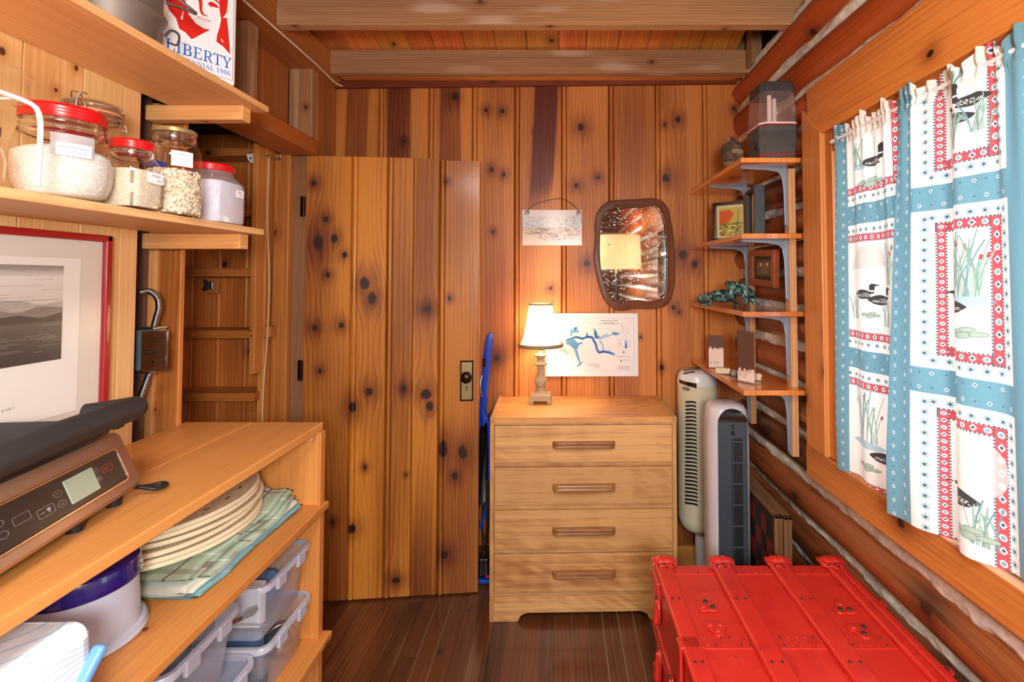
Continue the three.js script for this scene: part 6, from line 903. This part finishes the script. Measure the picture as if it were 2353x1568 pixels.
// ---------------------------------------------------------------- curtain with printed loons
{
  const D0 = 1.53, D1 = 0.87, T = 1.94, B = 0.855, CW = 1024, CH = 1600;
  const tex = canvas(CW, CH, (c) => {
    const X = (d) => (D0 - d) / (D0 - D1) * CW, Y = (y) => (T - y) / (T - B) * CH, mx = CW / (D0 - D1), my = CH / (T - B);
    const white = '#f3f1ea', teal = '#6a9dae', tealD = '#3f7f92', red = '#d3525a', navy = '#3a556c';
    c.fillStyle = white; c.fillRect(0, 0, CW, CH);
    const rows = []; for (let k = -1; k < 3; k++) { const b = 1.664 - k * 0.4235; rows.push(b); }          // tops of the teal bands
    const cols = [[1.243, 1.172], [0.938, 0.80]];                                                             // teal stripes
    const dia = (x, y, s) => { c.fillStyle = '#fff'; c.beginPath(); c.moveTo(x, y - s); c.lineTo(x + s * 0.85, y); c.lineTo(x, y + s); c.lineTo(x - s * 0.85, y); c.fill(); c.fillStyle = navy; c.beginPath(); c.arc(x, y, s * 0.36, 0, 7); c.fill(); };
    const lattice = (x0, y0, x1, y1) => { c.fillStyle = teal; c.fillRect(x0, y0, x1 - x0, y1 - y0); const r = rng(5); for (let i = 0; i < 900; i++) { c.fillStyle = r() < 0.5 ? 'rgba(255,255,255,.06)' : 'rgba(20,60,80,.06)'; c.fillRect(x0 + r() * (x1 - x0 - 8), y0 + r() * (y1 - y0), 8, 1.5); } };
    const star = (x, y, s) => { c.strokeStyle = '#5f95aa'; c.lineWidth = 2.4; for (let a = 0; a < 4; a++) { c.beginPath(); c.moveTo(x - Math.cos(a * 0.785) * s, y - Math.sin(a * 0.785) * s); c.lineTo(x + Math.cos(a * 0.785) * s, y + Math.sin(a * 0.785) * s); c.stroke(); } c.fillStyle = navy; c.beginPath(); c.arc(x, y, s * 0.32, 0, 7); c.fill(); };
    const redBand = (x0, y0, x1, y1) => { const h = Math.abs(x1 - x0) > Math.abs(y1 - y0); c.fillStyle = red; c.fillRect(x0, y0, x1 - x0, y1 - y0); const L = h ? x1 - x0 : y1 - y0, w = h ? y1 - y0 : x1 - x0, n = Math.round(L / (w * 1.15)); for (let i = 0; i < n; i++) { const p = (i + 0.5) * L / n, cx = h ? x0 + p : x0 + w / 2, cy = h ? y0 + w / 2 : y0 + p; if (i % 2) dia(cx, cy, w * 0.42); else { c.fillStyle = '#fff'; c.beginPath(); c.arc(cx, cy, w * 0.33, 0, 7); c.fill(); c.fillStyle = '#7aa7b5'; c.beginPath(); c.arc(cx, cy, w * 0.2, 0, 7); c.fill(); } } c.strokeStyle = navy; c.lineWidth = 4; c.setLineDash([5, 5]); c.strokeRect(x0 - 2, y0 - 2, x1 - x0 + 4, y1 - y0 + 4); c.setLineDash([]); };
    // panels: [d0, d1] inner pictures
    const panels = [[1.475, 1.262, false, true], [1.108, 0.984, true, true]];
    for (const [a, b, borderL, borderR] of panels) for (const top of rows) {
      const yTop = top - 0.108, yBot = top - 0.372, x0 = X(a), x1 = X(b), w = 0.02 * mx;
      const xl = borderL ? x0 - w * 0.65 : X(1.475), xr = x1 + w;
      redBand(xl, Y(yTop + 0.018), xr, Y(yTop)); redBand(xl, Y(yBot), xr, Y(yBot - 0.018));
      if (borderL) redBand(x0 - w * 0.65, Y(yTop + 0.018), x0, Y(yBot - 0.018)); redBand(x1, Y(yTop + 0.018), xr, Y(yBot - 0.018));
      for (let d = a + (borderL ? 0.02 : 0); d > b - 0.03; d -= 0.0225) { star(X(d), Y(yTop + 0.032), 11); star(X(d), Y(yBot - 0.033), 11); }
      for (let y = yTop + 0.03; y > yBot - 0.03; y -= 0.024) { if (borderL) star(x0 - w - 20, Y(y), 12); star(xr + 17, Y(y), 12); }
    }
    for (const top of rows) { lattice(0, Y(top), CW, Y(top - 0.058)); for (let i = 0, d = D0; d > D1; d -= 0.02, i++) { const y = top - 0.012 - (i % 2) * 0.033; dia(X(d), Y(y), 7.5); c.fillStyle = navy; c.fillRect(X(d) - 2, Y(top - 0.045 + (i % 2) * 0.033) - 2, 4, 4); } }
    for (const [a, b] of [[1.54, 1.478], ...cols]) { lattice(X(a), 0, X(b), CH); for (let i = 0, y = T; y > B; y -= 0.0165, i++) { const w = a - b; dia(X(a - w * (i % 2 ? 0.28 : 0.72)), Y(y), 7.5); c.fillStyle = navy; c.fillRect(X(a - w * (i % 2 ? 0.72 : 0.28)) - 2, Y(y) - 2, 4, 4); } }
    // pictures
    const reeds = (x, y, h, n, s, tail = true) => { const r = rng(s); for (let i = 0; i < n; i++) { c.strokeStyle = ['#7fa79b', '#9dbfae', '#6f95a0', '#88a58f'][i % 4]; c.lineWidth = 2.5 + r() * 2.5; const b = x + (r() - 0.5) * h * 0.45, l = h * (0.5 + r() * 0.5), lean = (r() - 0.5) * h * 0.5; c.beginPath(); c.moveTo(b, y); c.quadraticCurveTo(b + lean * 0.2, y - l * 0.6, b + lean, y - l); c.stroke(); if (tail && i % 7 === 3) { c.strokeStyle = '#b04a4a'; c.lineWidth = 8; c.beginPath(); c.moveTo(b + lean * 0.85, y - l * 0.88); c.lineTo(b + lean, y - l); c.stroke(); } } };
    const pads = (x, y, s) => { for (const [a, b, w] of [[-1, 0, 1], [0.4, -0.4, 0.9], [0.1, 0.5, 1.1], [1.2, 0.2, 0.8]]) { c.fillStyle = '#a9bfae'; c.strokeStyle = '#6f8a80'; c.lineWidth = 2; c.beginPath(); c.ellipse(x + a * s, y + b * s * 0.5, w * s * 0.7, w * s * 0.22, -0.1, 0, 7); c.fill(); c.stroke(); } };
    const water = (x, y, s) => { c.fillStyle = 'rgba(118,170,190,.55)'; c.beginPath(); c.ellipse(x, y, s, s * 0.18, 0, 0, 7); c.fill(); };
    const loon = (x, y, s, dir, up = 1) => { c.save(); c.translate(x, y); c.scale(dir * s, s);
      c.fillStyle = '#e9e7e0'; c.beginPath(); c.ellipse(10, 12, 50, 14, 0, 0, 7); c.fill();
      c.fillStyle = '#3a3a3c'; c.beginPath(); c.moveTo(-62, -4); c.quadraticCurveTo(-20, -34, 30, -16); c.quadraticCurveTo(52, -6, 46, 8); c.quadraticCurveTo(0, 24, -40, 10); c.fill();
      const r = rng(9); for (let i = 0; i < 90; i++) { const a = -44 + r() * 80, b = -14 + r() * 20; if (b < -4 - (a + 44) * 0.16 + 2 || Math.abs(a) > 44) continue; c.fillStyle = '#f2f0ea'; c.fillRect(a, b, 3.4, 2.2); }
      c.fillStyle = '#343436'; c.beginPath(); c.moveTo(26, -8); c.quadraticCurveTo(34, -40 * up, 30, -52 * up); c.quadraticCurveTo(34, -70 * up, 52, -68 * up); c.lineTo(80, -58 * up); c.lineTo(56, -54 * up); c.quadraticCurveTo(54, -20, 50, -2); c.fill();
      c.fillStyle = '#f2f0ea'; c.fillRect(30, -30 * up, 22, 7); c.beginPath(); c.ellipse(46, 2, 12, 10, 0, 0, 7); c.fill(); c.fillStyle = '#a33'; c.beginPath(); c.arc(50, -62 * up, 2.6, 0, 7); c.fill(); c.restore(); };
    // first column
    reeds(X(1.42), Y(1.772), 130, 16, 1); water(X(1.40), Y(1.77), 70); loon(X(1.355), Y(1.775), 1.0, 1); pads(X(1.37), Y(1.722), 42);
    c.fillStyle = 'rgba(205,202,192,.6)'; c.beginPath(); c.arc(X(1.385), Y(1.46), 120, 3.3, 6.0); c.fill(); reeds(X(1.29), Y(1.43), 170, 18, 2); loon(X(1.40), Y(1.40), 1.0, 1, 0.7); loon(X(1.345), Y(1.385), 1.05, 1, 0.8); reeds(X(1.44), Y(1.33), 130, 10, 3, false); reeds(X(1.32), Y(1.315), 120, 14, 4, false); pads(X(1.38), Y(1.345), 26);
    reeds(X(1.40), Y(0.985), 230, 22, 5); water(X(1.405), Y(0.975), 90); loon(X(1.345), Y(0.95), 1.1, 1, 0.8); pads(X(1.40), Y(0.915), 36); pads(X(1.31), Y(0.89), 30);
    // second column
    reeds(X(1.06), Y(1.85), 120, 16, 6); loon(X(1.045), Y(1.79), 0.95, -1, 0.9); loon(X(1.015), Y(1.822), 0.95, -1, 1.1); reeds(X(1.06), Y(1.728), 130, 22, 7, false); reeds(X(1.0), Y(1.755), 120, 14, 8, false);
    reeds(X(1.03), Y(1.41), 210, 30, 9); water(X(1.035), Y(1.4), 90); loon(X(1.06), Y(1.385), 1.0, -1, 0.8); pads(X(1.035), Y(1.335), 40); reeds(X(1.075), Y(1.32), 110, 6, 10, false);
    c.fillStyle = 'rgba(225,222,212,.7)'; c.beginPath(); c.arc(X(1.02), Y(1.06), 90, 0, 7); c.fill(); loon(X(1.055), Y(0.985), 1.35, -1, 0.2); reeds(X(1.0), Y(0.905), 150, 14, 11, false); pads(X(1.03), Y(0.925), 46);
  }, { clamp: true });
  const fold = (s, y) => {
    const k = clamp((1.9 - y) / 0.9), saw = (a, b) => (s < a ? 0 : s < a + 0.035 ? smooth(a, a + 0.035, s) : 1 - smooth(a + 0.035, b, s));
    return saw(0.405 + 0.02 * (1 - k), 0.68) * lerp(0.018, 0.05, k) + saw(0.69, 0.97) * lerp(0.012, 0.034, k) + lerp(0.006, 0.01, k) * Math.sin(s * 34 + 0.8 * y) + 0.01 * k * Math.sin(s * 13 + 1) + (y > 1.86 ? 0.006 * Math.sin(s * 190) * smooth(1.86, 1.89, y) : 0.004 * Math.sin(s * 96 + y * 3) * smooth(1.45, 1.86, y));
  };
  const g = gridGeo(420, 110, (s, v) => {
    const d = D0 - s * (D0 - D1), lower = 0.862 + 0.03 * smooth(0.6, 1.0, s) + 0.004 * Math.sin(s * 13), top = 1.918 + 0.012 * Math.sin(s * 40) + 0.006 * Math.sin(s * 97) + 0.016 * smooth(0.88, 0.93, s) * (1 - smooth(0.95, 1, s)), y = lerp(lower, top, v);
    const pinch = 0.006 * Math.exp(-(((y - 1.888) / 0.007) ** 2));
    return [0.876 - fold(s, y) + pinch, y, -d - 0.004 * Math.sin(s * 40 + y * 2) * v, s, (y - B) / (T - B)];
  });
  const t = thing('curtain', 'white and teal patchwork curtain printed with loons and reeds hanging over the window', 'curtain', [0.86, 0.86, 1.2]);
  put('cloth', g, phys({ map: tex, roughness: 1, transmission: 0.3, thickness: 0 }), t);
  const rod = put('curtain_rod', [tube([[0.878, 1.888, 1.56], [0.878, 1.888, 0.7]], 0.006, 2, 12), tube([[0.88, 1.888, 1.56], [0.9, 1.888, 1.57]], 0.006, 2, 10)], M.wire, scene);
  tag(rod, 'thin white curtain rod threaded through the gathered top of the curtain', 'rod');
}
// ---------------------------------------------------------------- red trunk
{
  const X0 = 0.294, X1 = 0.886, D0 = 0.55, D1 = 1.56, H = 0.548, t = thing('trunk', 'old bright red painted steamer trunk with metal corner castings and wooden slats', 'trunk', [(X0 + X1) / 2, 0, (D0 + D1) / 2]);
  const redTex = canvas(1024, 1024, (c, w, h) => { c.fillStyle = '#cb2a20'; c.fillRect(0, 0, w, h); const r = rng(71); for (let i = 0; i < 260; i++) { c.fillStyle = ['rgba(150,10,14,.14)', 'rgba(232,60,48,.12)'][i % 2]; c.beginPath(); c.ellipse(r() * w, r() * h, 10 + r() * 60, 4 + r() * 24, r() * 3, 0, 7); c.fill(); } for (let i = 0; i < 130; i++) { c.fillStyle = i % 3 ? 'rgba(46,24,20,.8)' : 'rgba(230,160,150,.55)'; c.beginPath(); c.ellipse(r() * w, r() * h, 1 + r() * 3.4, 0.8 + r() * 1.6, r() * 3, 0, 7); c.fill(); } for (let i = 0; i < 40; i++) { c.strokeStyle = i % 2 ? 'rgba(60,20,18,.4)' : 'rgba(240,150,140,.35)'; c.lineWidth = 1; const x = r() * w, y = r() * h; c.beginPath(); c.moveTo(x, y); c.lineTo(x + (r() - 0.5) * 60, y + (r() - 0.5) * 60); c.stroke(); } });
  const red = phys({ map: redTex, roughness: 0.42, clearcoat: 0.5, clearcoatRoughness: 0.25 }), castRed = tone(red, 0.95), worn = std({ color: 0x3a2620, roughness: 0.6 });
  const U = (g) => grainUV(g, 'z', rnd(), rnd(), 0.8, 0.8);
  put('body', U(bx(X0 + 0.006, X1 - 0.006, 0.02, 0.36, D0, D1 - 0.006, 0.006)), red, t);
  put('lid', U(bx(X0 + 0.006, X1 - 0.006, 0.366, H - 0.004, D0, D1 - 0.006, 0.008)), red, t);
  for (const [y0, y1] of [[0.34, 0.362], [0.366, 0.39], [0.02, 0.06]]) put('edge_band', U(bx(X0, X1, y0, y1, D0, D1, 0.003)), castRed, t);
  // slats along the top: flat board with rounded long edges
  for (const [a, b] of [[X0 + 0.002, X0 + 0.055], [0.474, 0.534], [0.654, 0.713], [0.828, 0.858]]) put('slat', U(bx(a, b, H - 0.006, H + 0.013, D0, D1 - 0.012, 0.009, null, 3)), red, t);
  put('slat', U(bx(X1 - 0.026, X1 - 0.002, H - 0.006, H + 0.011, D0, D1 - 0.012, 0.008, null, 2)), red, t);
  // sheet bands across
  for (const [a, b] of [[D1 - 0.045, D1 - 0.002], [1.216, 1.262]]) for (const [x0, x1] of [[X0 + 0.055, 0.474], [0.534, 0.654], [0.713, 0.828]]) put('sheet_band', U(bx(x0, x1, H - 0.006, H - 0.0015, a, b, 0.001)), castRed, t);
  const stud = new THREE.SphereGeometry(0.0032, 8, 5).scale(1, 0.55, 1);
  for (const [d, sp] of [[1.252, 0.021], [1.226, 0.021], [D1 - 0.04, 0.03]]) for (let x = X0 + 0.07; x < X1 - 0.03; x += sp) if (!((x > 0.47 && x < 0.54) || (x > 0.65 && x < 0.717) || (x > 0.825 && x < 0.9))) put('nail', stud.clone().translate(x, H - 0.001, -d), rnd() < 0.35 ? worn : castRed, t);
  for (const d of [1.378, 1.155, 0.9]) for (const x of [X0 + 0.02, X0 + 0.038, 0.492, 0.516, 0.672, 0.696]) put('nail', new THREE.SphereGeometry(0.0042, 10, 6).scale(1, 0.5, 1).translate(x, H + 0.0133, -d), worn, t);
  // three-lobed rosette plates
  for (const [x, d, a] of [[0.406, 1.367, 0], [0.404, 1.284, Math.PI], [0.774, 1.357, 0], [0.77, 1.275, Math.PI], [0.872, 1.38, 0.3], [0.872, 1.15, 0.3], [0.404, 0.95, 0], [0.77, 0.95, 0]]) {
    const pts = []; for (let i = 0; i < 36; i++) { const q = i / 36 * 6.28318, r = 0.026 + 0.0055 * Math.cos(3 * q); pts.push([Math.cos(q + a + Math.PI / 2) * r, Math.sin(q + a + Math.PI / 2) * r]); }
    const p = put('rosette', U(extr(pts, 0.006, 0.0025).rotateX(-Math.PI / 2).translate(x, H - 0.003, -d)), castRed, t);
    for (let k = 0; k < 3; k++) { const q = k * 2.094 + a + Math.PI / 2; put('rivet', new THREE.SphereGeometry(0.0075, 10, 6).scale(1, 0.5, 1).translate(x + Math.cos(q) * 0.0145, H + 0.003, -d - Math.sin(q) * 0.0145), rnd() < 0.6 ? worn : castRed, p); }
  }
  // scalloped end castings at the far top edge, wrapped over it
  const casting = (x, w, s) => {
    const hw = w / 2, out = [[-hw, 0.02], [-hw * 0.95, -0.012], [-hw * 0.6, -0.024], [-hw * 0.34, -0.026], [0, -0.04], [hw * 0.34, -0.026], [hw * 0.6, -0.024], [hw * 0.95, -0.012], [hw, 0.02]];
    const c = put('corner_casting', U(extr(out, 0.012, 0.004).rotateX(-Math.PI / 2).translate(x, H + 0.004, -D1 + 0.008)), castRed, t);
    put('claw', gridGeo(18, 10, (u, v) => { const px = (u - 0.5) * w, q = v * Math.PI * 0.9, lob = 0.75 + 0.25 * Math.abs(Math.cos(u * Math.PI * 3)), r = 0.015 * lob * Math.sin(Math.PI * (0.12 + u * 0.76)) + 0.003; return [x + px * (1 + 0.04 * Math.sin(q)), H + 0.008 + Math.sin(q) * r, -D1 + 0.018 - (1 - Math.cos(q)) * 0.02, u * 0.3, v * 0.1]; }), castRed, c);
    for (const [a, b] of [[-0.3, 0.02], [0, 0.012], [0.3, 0.02], [0, 0.03]]) put('rivet', new THREE.SphereGeometry(0.0042, 8, 5).scale(1, 0.5, 1).translate(x + a * w, H + 0.0165, -D1 + 0.012 + b), worn, c);
  };
  casting(X0 + 0.034, 0.072, 1); casting(0.508, 0.074, 2); casting(0.686, 0.074, 3); casting(0.853, 0.078, 4);
  // side clamps and hardware down the face towards the room
  put('edge_clamp', U(bx(X0 - 0.003, X0 + 0.056, H + 0.004, H + 0.013, 1.198, 1.238, 0.004, null, 2)), castRed, t);
  put('edge_clamp', U(bx(X0 - 0.005, X0 + 0.004, 0.42, H + 0.011, 1.2, 1.236, 0.003, null, 2)), castRed, t);
  const hook = (y, d, k) => {
    const o = []; for (let i = 0; i < 20; i++) { const q = i / 20 * 6.28318; o.push([Math.cos(q) * (0.02 + 0.006 * Math.cos(3 * q)), Math.sin(q) * (0.055 + 0.012 * Math.cos(2 * q)) * k]); }
    const p = put('side_casting', U(extr(o, 0.006, 0.002).rotateY(-Math.PI / 2).translate(X0 + 0.002, y, -d)), castRed, t);
    put('lug', blobAt([[0, 0.03 * k, 0, 0, -0.03 * k, 0, 0.006, 0.009], [0, -0.03 * k, 0, -0.006, -0.05 * k, 0, 0.008, 0.004]], X0 - 0.005, y, d), castRed, p);
    for (const s of [-1, 1]) put('rivet', new THREE.SphereGeometry(0.005, 8, 6).translate(X0 - 0.005, y + s * 0.042 * k, -d), worn, p);
  };
  hook(0.46, 1.48, 0.9); hook(0.31, 1.47, 1.1); hook(0.37, 1.3, 1); hook(0.2, 1.42, 1); hook(0.36, 0.95, 1.2);
  for (const [x, y, d] of [[X0, 0.03, 1.52], [X0, 0.45, 1.53]]) put('side_corner', U(bx(x - 0.005, x + 0.02, y, y + 0.09, d - 0.05, d + 0.035, 0.008, null, 3)), castRed, t);
  for (const [y0, y1] of [[0.1, 0.15], [0.22, 0.27]]) put('side_slat', U(bx(X0 - 0.006, X0 + 0.008, y0, y1, D0, D1 - 0.02, 0.004)), red, t);
}
function blobAt(caps, x, y, d) { return blob(caps, 26, 0.004).translate(x, y, -d); }
// ---------------------------------------------------------------- lamps behind the camera; the ceiling and globe ones are unseen flash stand-ins
{
  const { x, y, d, w, h, power } = UNSEEN_CEILING_LIGHT, t = thing('unseen_ceiling_light', 'unseen flat square ceiling light behind the viewpoint, standing in for a camera flash', 'lamp', [x, y, d]);
  put('fixture_frame', bx(x - w / 2 - 0.02, x + w / 2 + 0.02, y + 0.012, y + 0.09, d - h / 2 - 0.02, d + h / 2 + 0.02, 0.008), M.white, t);
  put('light_diffuser', bx(x - w / 2, x + w / 2, y + 0.002, y + 0.013, d - h / 2, d + h / 2, 0.001), std({ color: 0xffffff, emissive: lampColor, emissiveIntensity: 2 }), t);
  const L = new THREE.RectAreaLight(lampColor, power, w, h); L.position.set(x, y - 0.004, -d); L.lookAt(x, 0, -d); scene.add(L);
}
{
  const { x, y, d, power } = UNSEEN_GLOBE_LAMP, t = thing('unseen_globe_lamp', 'unseen standing globe lamp just behind the viewpoint, standing in for a camera flash', 'lamp', [x, 0, d]);
  put('globe_bulb', ball(0.1, x, y, d, 1, 1, 1, 28), std({ color: 0xfff6ea, emissive: lampColor, emissiveIntensity: 2 }), t);
  put('pole', cyl(0.012, 0.012, y - 0.12, x, 0.02, d, 14), M.brass, t); put('base', lathe([[0, 0.001], [0.13, 0.001], [0.13, 0.012], [0.02, 0.028], [0, 0.028]], x, 0, d, 36), M.brass, t);
  const L = new THREE.PointLight(lampColor, power, 0, 2); L.position.set(x, y, -d); L.castShadow = true; L.shadow.radius = 9; scene.add(L);
}
{
  const { x, y, d, power } = FLOOR_LAMP, t = thing('floor_lamp', 'standing lamp with a large cream drum shade and black pole seen in the mirror', 'lamp', [x, 0, d]);
  put('lamp_shade', lathe([[0.262, y - 0.175], [0.25, y + 0.175]], x, 0, d, 48), phys({ color: 0xf2dcae, transmission: 0.45, thickness: 0, roughness: 1 }), t);
  put('pole', cyl(0.013, 0.013, y - 0.2, x, 0.02, d, 16), M.black, t);
  put('base', lathe([[0, 0.001], [0.14, 0.001], [0.14, 0.015], [0.02, 0.03], [0, 0.03]], x, 0, d, 40), M.black, t);
  put('bulb', ball(0.035, x, y, d), std({ color: 0xfff0d8, emissive: lampColor, emissiveIntensity: 3 }), t);
  put('socket', cyl(0.014, 0.014, 0.2, x, y - 0.22, d, 14), M.brass, t);
  const L = new THREE.PointLight(lampColor, power, 0, 2); L.position.set(x, y, -d); L.castShadow = true; L.shadow.radius = 2; scene.add(L);
}
renderer.render(scene, camera);
